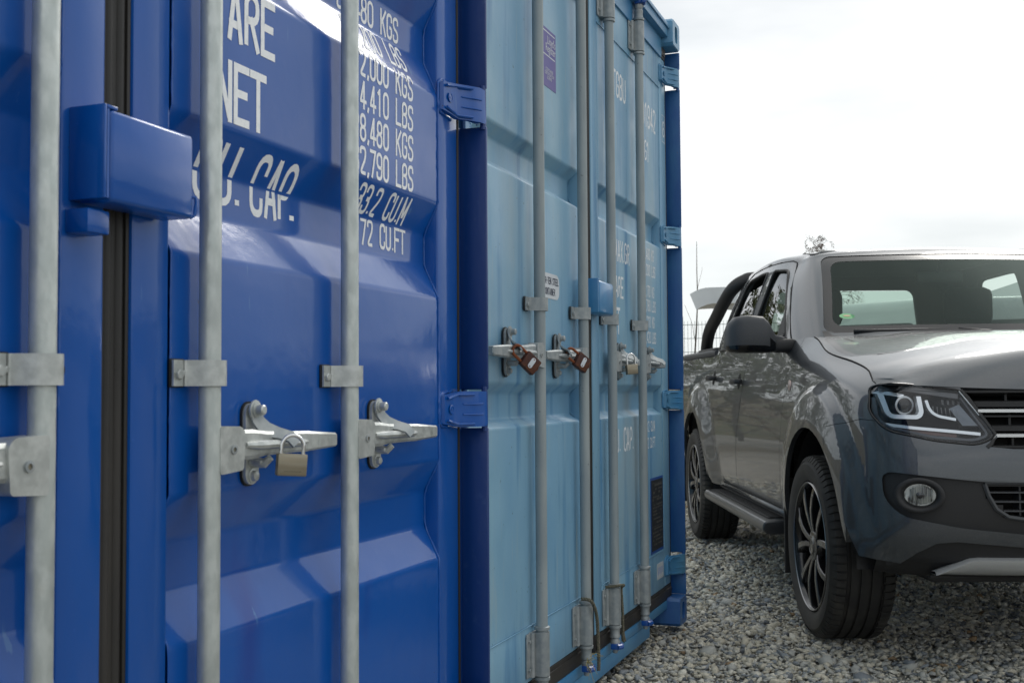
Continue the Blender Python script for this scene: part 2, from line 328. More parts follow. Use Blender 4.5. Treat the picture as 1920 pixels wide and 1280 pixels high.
# ------------------------------------------------------------------ shipping containers (local axes: x = out of the doors, y = along the door end, z = up)
N0, N1 = -0.058, -0.094
def interp_prof(pts):
    P = sorted(pts)
    def f(z):
        if z <= P[0][0]: return P[0][1]
        for (a, b), (c, d) in zip(P, P[1:]):
            if z <= c: return b + (d - b) * (z - a) / (c - a) if c > a else d
        return P[-1][1]
    return f
BLUE_PROF = [(0.305, N0), (0.36, N0), (0.435, N0), (0.607, N0), (0.680, N1), (0.758, N1), (0.827, N0), (1.191, N0), (1.266, N1), (1.336, N1), (1.407, N0), (1.649, N0), (1.731, N1), (1.803, N1), (1.875, N0), (2.06, N0), (2.12, N1), (2.18, N1), (2.24, N0), (2.293, N0)]
FAR_PROF = [(0.305, N0), (0.882, N0), (0.904, N1), (0.975, N1), (1.002, N0), (1.593, N0), (1.616, N1), (1.684, N1), (1.716, N0), (2.293, N0)]
HINGE_Z = [0.23, 0.94, 1.655, 2.36]
def bead(mb, pts, r=0.0028, j=0.0012, step=0.012):
    out = []
    for a, b in zip(pts, pts[1:]):
        a = Vector(a); b = Vector(b); k = max(2, int((b - a).length / step))
        out += [a.lerp(b, i / k) for i in range(k)]
    out.append(Vector(pts[-1]))
    out = [p + Vector((random.uniform(-.3, .3) * j, random.uniform(-1, 1) * j, random.uniform(-1, 1) * j)) for p in out]
    mb.tube(out, [r * random.uniform(0.75, 1.35) for _ in out], 6)
def container(far):
    loc = (-1.07833, 3.75582, 0) if far else (-1.01608, 1.28961, 0)
    name = 'shipping_container'
    root = thing(name, 'faded light blue shipping container with rusty padlocks, standing beside the pickup' if far else 'bright blue shipping container nearest the camera with white weight lettering on its doors', 'shipping container', loc, (0, 0, 0 if far else -0.0056), 'shipping containers standing side by side')
    PM, FM, BX, DK = (SKYB, SKYF, SKYBOX, SKYD) if far else (NAVY, NAVY, NAVY, NAVYD)
    BARM = GALVF if far else GALV; CM = CASTD if far else CAST; TXT = WHITEF if far else WHITE
    prof_pts = FAR_PROF if far else BLUE_PROF; prof = interp_prof(prof_pts); zs = [p[0] for p in prof_pts]
    # shell ---------------------------------------------------
    for s in (-1, 1):
        mb = MB(); x = -0.165; P = []; yo = 1.215; yi = 1.18
        while x > -5.9:
            P += [(x, yo), (x - .07, yo), (x - .139, yi), (x - .209, yi)]; x -= 0.278
        P.append((-5.95, yo)); v = []
        for z in (0.16, 2.53):
            v += [(a, s * b, z) for a, b in P]
        k = len(P); mb.add(v, [(i, i + 1, k + i + 1, k + i) for i in range(k - 1)])
        mb.add([(a, b * s * 0.999, z) for a, b, z in [(-.12, 1.14, .16), (-6.0, 1.14, .16), (-6.0, 1.14, 2.53), (-.12, 1.14, 2.53)]], [(0, 1, 2, 3)])
        mb.build('side_wall', PM, root)
        mb = MB(); mb.box(-6.0, -.17, s * 1.14, s * 1.219, 0.04, 0.158, .006); mb.box(-6.0, -.17, s * 1.15, s * 1.219, 2.532, 2.585, .006); mb.build('side_rail', DK, root, ang=40)
    mb = MB(); mb.box(-6.0, -.06, -1.14, 1.14, 2.50, 2.56); x = -.3
    while x > -5.9: mb.box(x, x - .1, -1.1, 1.1, 2.5605, 2.572); x -= .21
    mb.build('roof', PM, root)
    mb = MB(); mb.box(-6.0, -.13, -1.138, 1.138, .06, .15); mb.build('floor', DK, root)
    mb = MB(); mb.box(-6.058, -6.01, -1.1, 1.1, .1, 2.55)
    for i in range(10): mb.box(-6.07, -6.0585, -1.0 + i * .21, -.9 + i * .21, .2, 2.45)
    mb.build('front_wall', PM, root)
    # castings with oval openings
    for s in (-1, 1):
        for zb in (-0.022, 2.482):
            for xo, dr in ((0.0, -1), (-6.07, 1)):
                mb = MB(); y0, y1 = 1.085, 1.225; z0, z1 = zb, zb + .118; yc = (y0 + y1) / 2; zc = (z0 + z1) / 2; n = 28; ring = []; oval = []
                for i in range(n):
                    a = 2 * PI * i / n; c, d = math.cos(a), math.sin(a); q = max(abs(c), abs(d)); px, pz = c / q, d / q
                    rc = 0.93 if min(abs(px), abs(pz)) > .93 else 1
                    ring.append((yc + px * (y1 - y0) / 2 * rc, zc + pz * (z1 - z0) / 2 * rc))
                    oval.append((yc + c * .026, zc + max(-1, min(1, d * 1.35)) * .036))
                V = [(xo, s * a, b) for a, b in oval] + [(xo, s * (yc + (a - yc) * .94), zc + (b - zc) * .94) for a, b in ring] + [(xo + dr * .007, s * a, b) for a, b in ring] + [(xo + dr * .178, s * a, b) for a, b in ring] + [(xo + dr * .03, s * a, b) for a, b in oval]
                F = []
                for i in range(n):
                    j = (i + 1) % n
                    F += [(i, j, n + j, n + i), (n + i, n + j, 2 * n + j, 2 * n + i), (2 * n + i, 2 * n + j, 3 * n + j, 3 * n + i), (i, j, 4 * n + j, 4 * n + i)]
                F.append(tuple(3 * n + i for i in range(n))); mb.add(V, F); mb.mi = 1
                mb.add([(xo + dr * .0301, s * (yc + a * .04), zc + b * .045) for a, b in ((-1, -1), (1, -1), (1, 1), (-1, 1))], [(0, 1, 2, 3)])
                mb.build('corner_casting', [DK if zb < 1 else FM, HOLE], root, ang=35)
    # posts, header, sill, rubber seals
    for s in (-1, 1):
        mb = MB(); mb.box(-.165, -.082, s * 1.172, s * 1.219, .09, 2.49)
        edges = [.096] + sum([[z - .045, z + .045] for z in HINGE_Z], []) + [2.48]
        for i in range(0, len(edges), 2):
            z0, z1 = edges[i], edges[i + 1]
            if z1 - z0 < .02: continue
            mb.box(-.0815, 0, s * 1.2105, s * 1.2195, z0, z1, .003)
            mb.box(-.076, -.068, s * 1.190, s * 1.2103, z0, z1)
        if not far or True:
            for z in HINGE_Z: mb.lathe([(0, .0075), (.105, .0075)], (-.009, s * 1.213, z - .0525), (0, 0, 1), 10)
        mb.build('corner_post', DK, root, ang=35)
        mb = MB(); mb.box(-.085, -.062, s * 1.1735, s * 1.190, .10, 2.50, .004); mb.box(-.064, -.058, s * 1.1725, s * 1.181, .10, 2.50, .0025); mb.build('rubber_seal', RUB, root, ang=40)
    mb = MB(); mb.box(-.165, -.02, -1.083, 1.083, 2.515, 2.56, .004); mb.box(-.02, -.012, -1.083, 1.083, 2.55, 2.566, .002); mb.box(-.165, -.05, -1.083, 1.083, 2.43, 2.5145); mb.build('header', FM, root, ang=40)
    mb = MB(); mb.box(-.16, -.054, -1.083, 1.083, .052, .088, .003); mb.box(-.16, -.0545, -.775, .775, -.005, .0515, .003)
    mb.box(-.13, -.10, -1.083, 1.083, .085, .16); mb.build('sill', FM, root, ang=40)
    for nm, z0, z1 in (('top_seal', 2.4375, 2.5145), ('bottom_seal', .0855, .1465)):
        mb = MB()
        for s in (-1, 1):
            mb.box(-.09, -.0575, s * .026, s * 1.1725, z0, z1, .004); mb.box(-.0575, -.053, s * .03, s * 1.168, z0 + .012, z1 - .012, .002)
        mb.build('rubber_seal', RUBL if far and z0 > 1 else RUB, root, ang=40)
    # doors ---------------------------------------------------
    doors = []
    for s in (-1, 1):
        mb = MB(); rc = 0.0 if not far else -0.0035
        u0, u1 = .112, 1.061
        mb.box(-.11, N0, s * .028, s * u0, .148, 2.436, .006); mb.box(-.11, N0, s * u1, s * 1.172, .148, 2.436, .007)
        mb.box(-.11, N0 - .0006, s * u0, s * u1, .148, .3045, .003); mb.box(-.11, N0 - .0006, s * u0, s * u1, 2.2935, 2.436, .003)
        # pressed panel, with eased folds
        PP = []
        for i, (z, n) in enumerate(prof_pts):
            if 0 < i < len(prof_pts) - 1:
                za, na = prof_pts[i - 1]; zb, nb = prof_pts[i + 1]
                if abs((n - na) / max(z - za, 1e-6) - (nb - n) / max(zb - z, 1e-6)) > .01:
                    r = min(.0075, (z - za) * .3, (zb - z) * .3); d0 = Vector((na - n, za - z)).normalized() * r; d1 = Vector((nb - n, zb - z)).normalized() * r
                    for t in (0, .33, .67, 1): PP.append((z + d0.y * (1 - t) ** 2 + d1.y * t * t, n + d0.x * (1 - t) ** 2 + d1.x * t * t))
                    continue
            PP.append((z, n))
        us = [u0 + (u1 - u0) * i / 12 for i in range(13)]; V = []
        for z, n in PP: V += [(n + rc, s * u, z) for u in us]
        mb.add(V, [(i * 13 + j, i * 13 + j + 1, (i + 1) * 13 + j + 1, (i + 1) * 13 + j) for i in range(len(PP) - 1) for j in range(12)])
        d = mb.build('door', PM if not far else [PM], root, ang=24)
        mb = MB()
        bead(mb, [(prof(z) + rc + .001, s * (u1 - .001), z) for z in np.arange(.31, 2.29, .02)], .0026 if not far else .0016, .0005)
        bead(mb, [(prof(z) + rc + .001, s * (u0 + .001), z) for z in np.arange(.31, 2.29, .02)], .0016, .0005)
        for z in (.306, 2.292): bead(mb, [(N0 + .0005, s * u0, z), (N0 + .0005, s * u1, z)], .0016, .0006)
        mb.build('weld_seam', mat('pale_weld_paint', (.17, .36, .52), .45) if far else FM, d, smooth=True)
        doors.append(d)
        for z in HINGE_Z:
            hb = MB()
            # door leaf: flat plate stepping out to the pin at the post flange
            prf = [(1.064, N0, .030), (1.069, N0 + .012, .033), (1.10, N0 + .016, .036), (1.135, N0 + .020, .041), (1.165, N0 + .042, .041), (1.185, N0 + .054, .041), (1.216, N0 + .056, .040), (1.2195, N0 + .048, .040)]
            V = []
            for u, n, h in prf: V += [(n, s * u, z - h), (n + .0005, s * u, z - h + .006), (n, s * u, z + h - .006), (n, s * u, z + h)]
            for u, n, h in prf: V += [(max(n - .012, N0 - .001) if u < 1.17 else n - .02, s * u, z + h), (max(n - .012, N0 - .001) if u < 1.17 else n - .02, s * u, z - h)]
            k = len(prf); F = []
            for i in range(k - 1):
                for j in range(3): F.append((i * 4 + j, (i + 1) * 4 + j, (i + 1) * 4 + j + 1, i * 4 + j + 1))
                b0 = 4 * k + 2 * i; F += [(i * 4 + 3, (i + 1) * 4 + 3, b0 + 2, b0), (i * 4, b0 + 1, b0 + 3, (i + 1) * 4)]
            F += [(0, 1, 2, 3, 4 * k, 4 * k + 1), (4 * (k - 1), 4 * (k - 1) + 1, 4 * (k - 1) + 2, 4 * (k - 1) + 3, 6 * k - 2, 6 * k - 1)]
            hb.add(V, F)
            for dz in (-.020, .020): hb.tube([(N0 + .017, s * 1.076, z + dz * 1.25), (N0 + .019, s * 1.125, z + dz * 1.7), (N0 + .045, s * 1.162, z + dz * 1.7)], .0035, 6)
            for dz in (-.012, .012): hb.tube([(N0 + .025, s * 1.142, z + dz), (N0 + .045, s * 1.165, z + dz), (N0 + .0555, s * 1.188, z + dz)], .0022, 6)
            hb.lathe([(0, .011), (.0015, .011), (.002, .0085), (.0012, .0085)], (N0 + .0165, s * 1.095, z), (1, 0, 0), 18); hb.box(N0 + .016, N0 + .0185, s * 1.0905, s * 1.0995, z - .0015, z + .0015)
            h = hb.build('hinge', FM, d, ang=30)
            bb = MB(); bead(bb, [(N0 + .001, s * u, z + hh) for u, hh in ((1.13, .042), (1.072, .036), (1.060, .028), (1.060, -.028), (1.072, -.036), (1.13, -.042))], .004, .001, .008); bb.build('weld_seam', FM, h if False else d, smooth=True)
    # centre seal (overlapping rubber lips)
    mb = MB(); mb.box(-.10, -.0665, -.0275, .0275, .150, 2.434); mb.tube([(-.0715, -.012, .150), (-.0715, -.012, 2.434)], .0085, 12); mb.tube([(-.0705, .010, .150), (-.0705, .010, 2.434)], .0085, 12)
    mb.box(-.0664, -.0625, .0205, .0276, .150, 2.434, .001); mb.build('centre_seal', RUB, root, ang=40)
    # locking bars --------------------------------------------
    cz = 1.234 if far else 1.010; hz = 1.088 if far else 0.896
    bars = []
    for u in (-.6026, -.1712, .1712, .6026):
        nb = -.0288; sg = 1 if u > 0 else -1
        mb = MB(); mb.tube([(nb, u, .155), (nb, u, 2.445)], .0167, 28); b = mb.build('locking_bar', BARM, root, ang=40); bars.append(b)
        # centre clamp: strap over the bar, bolted on the left
        mb = MB(); mb.mi = 0; hh = .0195; P = [(N0 + .0055, u - .060), (N0 + .0055, u - .032), (nb + .004, u - .0205), (nb + .0145, u - .0150), (nb + .0205, u - .004), (nb + .0205, u + .008), (nb + .0150, u + .0165), (nb + .002, u + .0208), (N0 + .008, u + .0208)]
        P = rpoly(P, .006); th = .0035; V = []
        for i, (n, q) in enumerate(P):
            t = Vector(P[min(i + 1, len(P) - 1)]) - Vector(P[max(i - 1, 0)]); t.normalize(); nn = Vector((t.y, -t.x)) * -1
            nn = Vector((abs(nn.x) if i < 3 else nn.x, nn.y)); o_ = Vector((n, q))
            if (o_ + nn * .01 - Vector((nb - .02, u))).length < (o_ - Vector((nb - .02, u))).length: nn = -nn
            e_ = o_ + nn * th
            for a in (o_, e_):
                for z in (cz - hh, cz + hh): V.append((a.x, a.y, z))
        k = len(P); F = []
        for i in range(k - 1):
            a = i * 4; c = a + 4; F += [(a, c, c + 1, a + 1), (a + 2, a + 3, c + 3, c + 2), (a, a + 2, c + 2, c), (a + 1, c + 1, c + 3, a + 3)]
        F += [(0, 1, 3, 2), (4 * k - 4, 4 * k - 2, 4 * k - 1, 4 * k - 3)]; mb.add(V, F)
        mb.hexbolt((N0 + .0075, u - .049, cz - .002), (1, 0, 0), .0080, .006); mb.lathe([(0, .0045), (.002, .0045), (.003, .003)], (N0 + .0078, u - .036, cz), (1, 0, 0), 10)
        mb.mi = 1; mb.box(N0, N0 + .0045, u - .062, u - .028, cz - hh - .002, cz + hh + .002, .002); mb.lathe([(0, .0055), (.0012, .0055)], (nb + .012, u + .0215, cz), (.55, 1, 0), 12)
        mb.build('clamp', [CM, BLACK], b, ang=35)
        # guides at foot and top, cams and keepers
        for z0, z1, dn in ((.163, .288, -1), (2.318, 2.436, 1)):
            g = MB(); g.box(N0 + .001, N0 + .006, u - .062, u + .022, z0, z1, .002)
            g.tube([(nb, u, z0), (nb, u, z1)], .0218, 24); g.box(N0 + .004, nb, u - .0218, u + .0218, z0 + .001, z1 - .001)
            g.tube([(N0 + .008, u - .030, z0), (N0 + .008, u - .030, z1)], .009, 10)
            for zz in (z0 + .022, z1 - .022): g.hexbolt((N0 + .006, u - .05, zz), (1, 0, 0), .006, .005)
            g.lathe([(0, .004), (.004, .003)], (N0 + .009, u - .034, (z0 + z1) / 2), (1, 0, 0), 8)
            g.build('bar_guide', CM if far else BARM, b, ang=35)
            c_ = MB()
            for zz, mb_ in ((z0 - .014, c_ if dn < 0 else MB()), (z1 + .004, MB() if dn < 0 else c_)):
                mb_.lathe([(0, .0185), (.002, .0225), (.010, .0225), (.012, .0185)], (nb, u, zz), (0, 0, 1), 24)
                if mb_ is not c_: mb_.build('bar_collar', CM, b, ang=35)
            zb = z0 - .012 if dn < 0 else z1 + .012
            P = [(0, .0185), (.006, .0175), (.022, .0165), (.026, .018), (.034, .018), (.038, .013), (.044, .0165), (.056, .0165), (.062, .012), (.068, .0095), (.086, .0095), (.089, .007)]
            c_.lathe(P, (nb, u, zb), (0, 0, dn), 20)
            ze = zb + dn * .066; c_.tube([(nb, u + .004, ze), (nb + .006, u + .022, ze), (nb + .010, u + .030, ze - dn * .010)], [.010, .009, .007], 10); c_.tube([(nb, u + .02, ze + .012), (nb + .004, u + .026, ze - .018)], .0075, 8)
            c_.build('cam', CM, b, ang=35)
            k_ = MB(); k_.box(-.045 if not far else -.04, -.012, u - .022, u + .018, ze - .008, ze + .012, .004); k_.tube([(-.014, u - .022, ze + .002), (-.004, u - .006, ze + .002), (-.012, u + .018, ze + .002)], .010, 8); k_.build('keeper', KEEP, b, ang=35)
        # handle -------------------------------------------------
        off = (.142 if not far else (.172 if sg > 0 else .21)); pu = u + sg * off; tipd = .365 if not far else (.345 if sg > 0 else .395)
        y = lambda d: u + sg * d
        hb = MB()
        pr = rpoly([(.004, hz - .040), (.066, hz - .036), (.070, hz + .022), (.060, hz + .032), (.004, hz + .034)], .006, True)
        hb.prism([(y(a), z) for a, z in pr], nb - .014, nb + .017, lambda a, z, d: (d, a, z))
        hub = None
        h = hb.build('handle', CM, root, ang=30)
        pv = MB(); pv.lathe([(0, .0075), (.003, .0075), (.0035, .004), (.001, .004)], (nb + .0165, y(.038), hz - .003), (1, 0, 0), 14); pv.mi = 1; pv.lathe([(0, .0042), (.0015, .0042)], (nb + .0165, y(.038), hz - .003), (1, 0, 0), 10); pv.build('pivot_pin', [CASTD, BRASS], h, ang=35)
        am = MB(); A = [(.064, .0235, .009), (.10, .0235, .009), (.14, .0195, .008), (.20, .0180, .008), (tipd - .10, .0175, .0085), (tipd - .095, .0170, .0095), (tipd - .004, .0125, .0085), (tipd, .0105, .007)]
        V = []
        for d_, hh2, tt in A:
            zc = hz + .003 - (d_ - .064) * .012
            V += [(nb + .004 - tt, y(d_), zc - hh2), (nb + .004 - tt, y(d_), zc + hh2), (nb + .004 + tt * .6, y(d_), zc + hh2), (nb + .004 + tt, y(d_), zc + hh2 * .75), (nb + .004 + tt, y(d_), zc - hh2 * .75), (nb + .004 + tt * .6, y(d_), zc - hh2)]
        k = len(A); F = [tuple(range(6)), tuple(6 * (k - 1) + i for i in range(6))]
        for i in range(k - 1):
            for j in range(6): F.append((i * 6 + j, i * 6 + (j + 1) % 6, (i + 1) * 6 + (j + 1) % 6, (i + 1) * 6 + j))
        am.add(V, F); am.tube([(nb + .013, y(.078), hz + .002), (nb + .020, y(.10), hz + .001), (nb + .020, y(tipd - .14), hz), (nb + .010, y(tipd - .10), hz)], [.004, .007, .007, .003], 8)
        am.build('handle_arm', CM, h, ang=30)
        tx = MB(); fl = (lambda a, z, d: (d, a, z))
        st, wd = text_ribbons('HH05', .013, .16); s0 = y(tipd - .085) if sg > 0 else y(tipd - .045)
        for sk in st:
            for q in sk: tx.add([(nb + .0136, s0 + a * 1.1, hz - .006 + b) for a, b in q], [(0, 1, 2, 3)])
        tx.build('embossed_letters', GALV if not far else GALVF, h); tx = MB(); s1 = y(tipd - .012) if sg > 0 else y(tipd - .052 + .045)
        for sk in st:
            for q in sk: tx.add([(nb + .0134, s1 - a * 1.0, hz + .006 - b) for a, b in q], [(0, 1, 2, 3)])
        tx.build('embossed_letters', GALV if not far else GALVF, h)
        # latch plate
        lp = MB(); zc = .0 + hz + .001; n0 = N0 + .004
        def oval(hw, hh_): return rpoly([(pu - hw, zc - hh_), (pu + hw, zc - hh_), (pu + hw, zc + hh_), (pu - hw, zc + hh_)], hw * .95, True, 6)
        lp.mi = 1; lp.prism(oval(.0215, .069), N0 + .0003, n0, lambda a, z, d: (d, a, z)); lp.mi = 0; lp.prism(oval(.019, .066), n0, n0 + .006, lambda a, z, d: (d, a, z))
        lp.tube([(n0 + .006, pu, zc - .030), (n0 + .030, pu, zc - .031), (n0 + .040, pu + .002, zc - .022)], [.009, .008, .006], 8)
        lp.box(n0 + .006, n0 + .030, pu - .012, pu + .012, zc - .034, zc - .026, .002)
        p = lp.build('latch_plate', [CM, BLACK], root, ang=35)
        bt = MB(); bt.lathe([(0, .012), (.002, .012), (.0025, .009), (.009, .008), (.011, .005)], (n0 + .006, pu, zc - .052), (1, 0, 0), 14 if sg > 0 and not far and abs(u) < .3 else 6); bt.build('bolt', CM, p, ang=35); bt = MB()
        bt.lathe([(0, .0165), (.003, .0165), (.0035, .012), (.006, .012), (.0065, .0085), (.018, .0085), (.020, .006)], (n0 + .010, pu, zc + .055), (1, 0, 0), 18); bt.build('bolt', CM, p, ang=35)
        # swivelling hasp curving out over the handle
        hs = MB(); P = [(n0 + .010, pu - sg * .000, zc + .058, .014), (n0 + .014, pu + sg * .004, zc + .038, .013), (n0 + .024, pu + sg * .012, zc + .022, .016), (n0 + .040, pu + sg * .026, zc + .016, .013), (n0 + .056, pu + sg * .036, zc + .010, .012), (n0 + .064, pu + sg * .042, zc - .002, .010)]
        V = []
        for i, (n, q, z, w) in enumerate(P):
            t = (Vector(P[min(i + 1, 5)][:3]) - Vector(P[max(i - 1, 0)][:3])).normalized(); side = Vector((.25, sg * 1, .35 if i > 1 else 0)); side = (side - t * side.dot(t)).normalized(); nn = t.cross(side).normalized() * .0022
            c3 = Vector((n, q, z)); V += [c3 - side * w + nn, c3 + side * w + nn, c3 + side * w - nn, c3 - side * w - nn]
        F = [(0, 1, 2, 3), (20, 21, 22, 23)] + [(i * 4 + j, i * 4 + (j + 1) % 4, (i + 1) * 4 + (j + 1) % 4, (i + 1) * 4 + j) for i in range(5) for j in range(4)]
        hs.add(V, F); hs.build('hasp', CASTD, p, ang=50)
    # lock box
    z0, z1 = (1.243, 1.357) if far else (1.234, 1.358)
    mb = MB(); t = .005; mb.box(N0, .0005, -.098, -.093, z0, z1, .0015); mb.box(N0, .0003, -.0925, -.072, z1 - .005, z1 + .0, .0015); mb.box(-.006, .0003, -.0925, -.0885, z0 + .001, z1 - .006)
    mb.box(N0, -.030, -.0925, -.035, z1 - .0045, z1 - .0005, .001); mb.box(N0, -.020, -.0925, -.040, z0 + .0005, z0 + .005, .001)
    lb = mb.build('lock_box', BX, root, ang=35)
    mb = MB(); mb.box(-.054, .0022, -.0868, .0875, z0 - .003, z1 - .0055, .006 if not far else .009); mb.build('lock_box_cover', BX, lb, ang=50)
    if not far:
        mb = MB(); mb.tube([(-.004, .090, z0 + .030), (.0, .095, z0 + .030), (.0, .0965, z0 + .022), (-.002, .095, z0 + .004), (-.006, .090, z0)], .0028, 8); mb.build('hook', BX, lb, ang=40); mb = MB(); mb.box(N0, -.02, -.104, -.062, 1.190, 1.222, .003); mb.build('bracket', BX, lb, ang=40)
    # lettering -------------------------------------------------
    RD = doors[1]; pf = (lambda z: prof(z) + (-.0035 if far else 0))
    tb = MB(); T = lambda txt, h, z, **k: put_text(tb, txt, h, z, prof=pf, zs=zs, **k)
    if not far:
        T('MAX.GROSS', .105, 1.755, left=.165, sw=.15, wscale=.95); T('TARE', .100, 1.549, left=.205, sw=.132, wscale=.85); T('NET', .102, 1.416, left=.222, sw=.132, wscale=.85)
        T('CU.', .104, 1.288, left=.212, sw=.122, wscale=.95); T('CAP', .106, 1.283, left=.370, sw=.122, wscale=.74, gap=1.0); T('.', .104, 1.285, left=.492, sw=.14)
        z = 1.738
        for s_ in ('30,480 KGS', '67,200 LBS', '2,000 KGS', '4,410 LBS', '28,480 KGS', '62,790 LBS'):
            T(s_, .057, z - .001, right=.930, sw=.125, wscale=.90); z -= .0654
        T('33.2 CU.M', .057, 1.341, right=.940, sw=.125, wscale=.90); T('1,172 CU.FT', .055, 1.280, right=.962, sw=.125, wscale=.90)
    else:
        T('TGBU', .102, 2.087, right=.508, sw=.115, wscale=.84); T('301942', .102, 2.072, right=.995, sw=.115, wscale=.84); T('22G1', .086, 1.929, right=.875, sw=.115, wscale=.84)
        T('MAX.GR', .083, 1.464, right=.54, sw=.115, wscale=.84); T('TARE', .083, 1.328, right=.445, sw=.115, wscale=.84); T('NET', .100, 1.192, right=.392, sw=.115, wscale=.84)
        T('CU. CAP.', .092, .752, right=.572, sw=.115, wscale=.84, )
        z = 1.520
        for i, s_ in enumerate(('30,480 KG', '67,200 LBS', '2,170 KG', '4,780 LBS', '28,310 KG', '62,420 LBS')):
            T(s_, .048, (1.520, 1.453, 1.366, 1.313 - .006, 1.240, 1.176)[i], right=.94 if i % 2 == 0 else .962, sw=.115, wscale=.84)
        T('33.2 CU.M', .044, .813, right=.925, sw=.115, wscale=.84); T('1,172 CU.FT', .044, .746, right=.93, sw=.115, wscale=.84)
        fr = lambda z: N0 + .0002
        put_text(tb, '6', .072, 2.088, left=1.115, prof=fr, sw=.115)
        for a, b, c, d in ((1.100, 1.157, 2.064, 2.067), (1.100, 1.157, 2.181, 2.184), (1.100, 1.103, 2.067, 2.181), (1.154, 1.157, 2.067, 2.181)): tb.add([(N0 + .0012, a, c), (N0 + .0012, b, c), (N0 + .0012, b, d), (N0 + .0012, a, d)], [(0, 1, 2, 3)])
        xx = N0 - .0035
        # data plate, stickers
        mb = MB(); mb.box(xx, xx + .0015, .838, 1.055, .312, .622); dpb = mb.build('data_plate', KEEP, RD)
        mb = MB(); mb.box(xx + .0015, xx + .003, .848, 1.045, .323, .612); dp = mb.build('plate_face', PLATE, dpb)
        mb = MB(); random.seed(3)
        z = .598
        while z > .34:
            hgt = random.choice((.006, .006, .009)); u_ = .862 + random.uniform(0, .02)
            if random.random() < .16: mb.box(xx + .003, xx + .0034, .852, 1.041, z, z + .0014); z -= .012; continue
            while u_ < 1.02:
                wd = random.uniform(.008, .03)
                if random.random() < .8: mb.box(xx + .003, xx + .0034, u_, min(u_ + wd, 1.03), z, z + hgt)
                u_ += wd + random.uniform(.004, .01)
            z -= hgt + random.uniform(.006, .012)
        mb.build('plate_markings', PLATEI, dpb)
        mb = MB(); mb.box(N0 - .0006, N0 + .0004, .925, 1.036, .197, .262); st = mb.build('sticker', STICK, RD)
        mb = MB()
        for i in range(4): mb.box(N0 + .0004, N0 + .0007, .94 + i * .022, .955 + i * .022, .215 + .004 * (i % 2), .245)
        mb.build('sticker_print', mat('pale_blue_print', (0.35, 0.42, 0.6), .5), st)
        LD = doors[0]
        P = rpoly([(-.555, 1.266), (-.325, 1.266), (-.325, 1.344), (-.555, 1.344)], .028, True, 6); mb = MB(); mb.prism(P, xx + .0002, xx + .0012, lambda a, z, d: (d, a, z)); lab = mb.build('steel_label', STICK, LD)
        tb2 = MB(); flat = lambda z: xx + .0012
        put_text(tb2, 'COR-TEN STEEL', .022, 1.310, right=-.336, prof=flat, sw=.13, wscale=1.0, eps=.0004, gap=.95); put_text(tb2, 'CONTAINER', .022, 1.277, right=-.368, prof=flat, sw=.13, eps=.0004); tb2.build('label_text', INK, lab)
        mb = MB(); mb.box(xx + .0002, xx + .001, -.478, -.341, 1.924, 2.109); pu_ = mb.build('certification_label', PURPLE, LD)
        for zz in (2.096, 2.022):
            mb = MB(); mb.add([(xx + .0013, -.468, zz), (xx + .0013, -.350, zz), (xx + .0013, -.350, zz + .0035), (xx + .0013, -.468, zz + .0035)], [(0, 1, 2, 3)])
            mb.build('label_rule', STICK, pu_)
        font_mesh("Lloyd's\nRegister", .036, 'label_text', STICK, pu_, lambda a, b: Vector((xx + .0014, -.345 + a, 2.062 + b)), .80, 'RIGHT', .70)
        font_mesh("CONTAINER\nCERTIFICATION\nSCHEME", .0145, 'label_text', STICK, pu_, lambda a, b: Vector((xx + .0014, -.405 + a, 1.975 + b)), .85, 'CENTER', .85)
    tb.build('lettering', TXT, RD, recalc=False)
    return root, loc
B_ROOT, BL = container(False)
F_ROOT, FL = container(True)
# ------------------------------------------------------------------ padlocks
def cpt(far, n, u, z):
    if far: return Vector((FL[0] + n, FL[1] + u, z))
    a = -0.0056; return Vector((BL[0] + n * math.cos(a) - u * math.sin(a), BL[1] + n * math.sin(a) + u * math.cos(a), z))
def padlock(label, pos, w, h, t, body, shack, rotz, tilt, sr, sh, label_plate=False, key=False):
    """origin = middle of the body; local x faces out, y width, z up"""
    r = thing('padlock', label, 'padlock', pos); r.rotation_euler = (Matrix.Rotation(rotz, 4, 'Z') @ Matrix.Rotation(tilt, 4, 'X')).to_euler()
    mb = MB(); mb.box(-t / 2, t / 2, -w / 2, w / 2, -h / 2, h / 2, .0022 if not label_plate else .004); b = mb.build('lock_body', body, r, ang=40)
    mb = MB(); rr = w / 2 - sr * 1.9; P = [(0, -rr, h / 2 - .004), (0, -rr, h / 2 + sh - rr)] + [(0, -rr * math.cos(PI * i / 12), h / 2 + sh - rr + rr * math.sin(PI * i / 12)) for i in range(1, 12)] + [(0, rr, h / 2 + sh - rr), (0, rr, h / 2 - .004)]
    mb.tube(P, sr, 14); mb.build('shackle', shack, r, ang=40)
    if label_plate:
        mb = MB(); P = rpoly([(-w * .34, -h * .13), (w * .34, -h * .13), (w * .34, h * .13), (-w * .34, h * .13)], w * .14, True, 5); mb.prism(P, t / 2, t / 2 + .0014, lambda a, z, d: (d, a, z)); mb.mi = 1
        for zz in (-.22, .22): mb.lathe([(0, .0017), (.001, .0017)], (t / 2 + .0013, zz * w * 1.15, 0), (1, 0, 0), 8)
        mb.build('name_plate', [STICK, RUSTO], r)
    if key:
        mb = MB(); mb.lathe([(0, w * .20), (.0015, w * .18)], (0, 0, -h / 2), (0, 0, -1), 14); mb.build('key_cylinder', RUSTO, r)
    else:
        mb = MB(); mb.box(t / 2 - .0001, t / 2 + .0002, -w * .3, w * .3, -h * .30, -h * .28); mb.build('engraved_line', mat('engraving', (0.14, 0.11, 0.07), .5, .6), r)
    return r
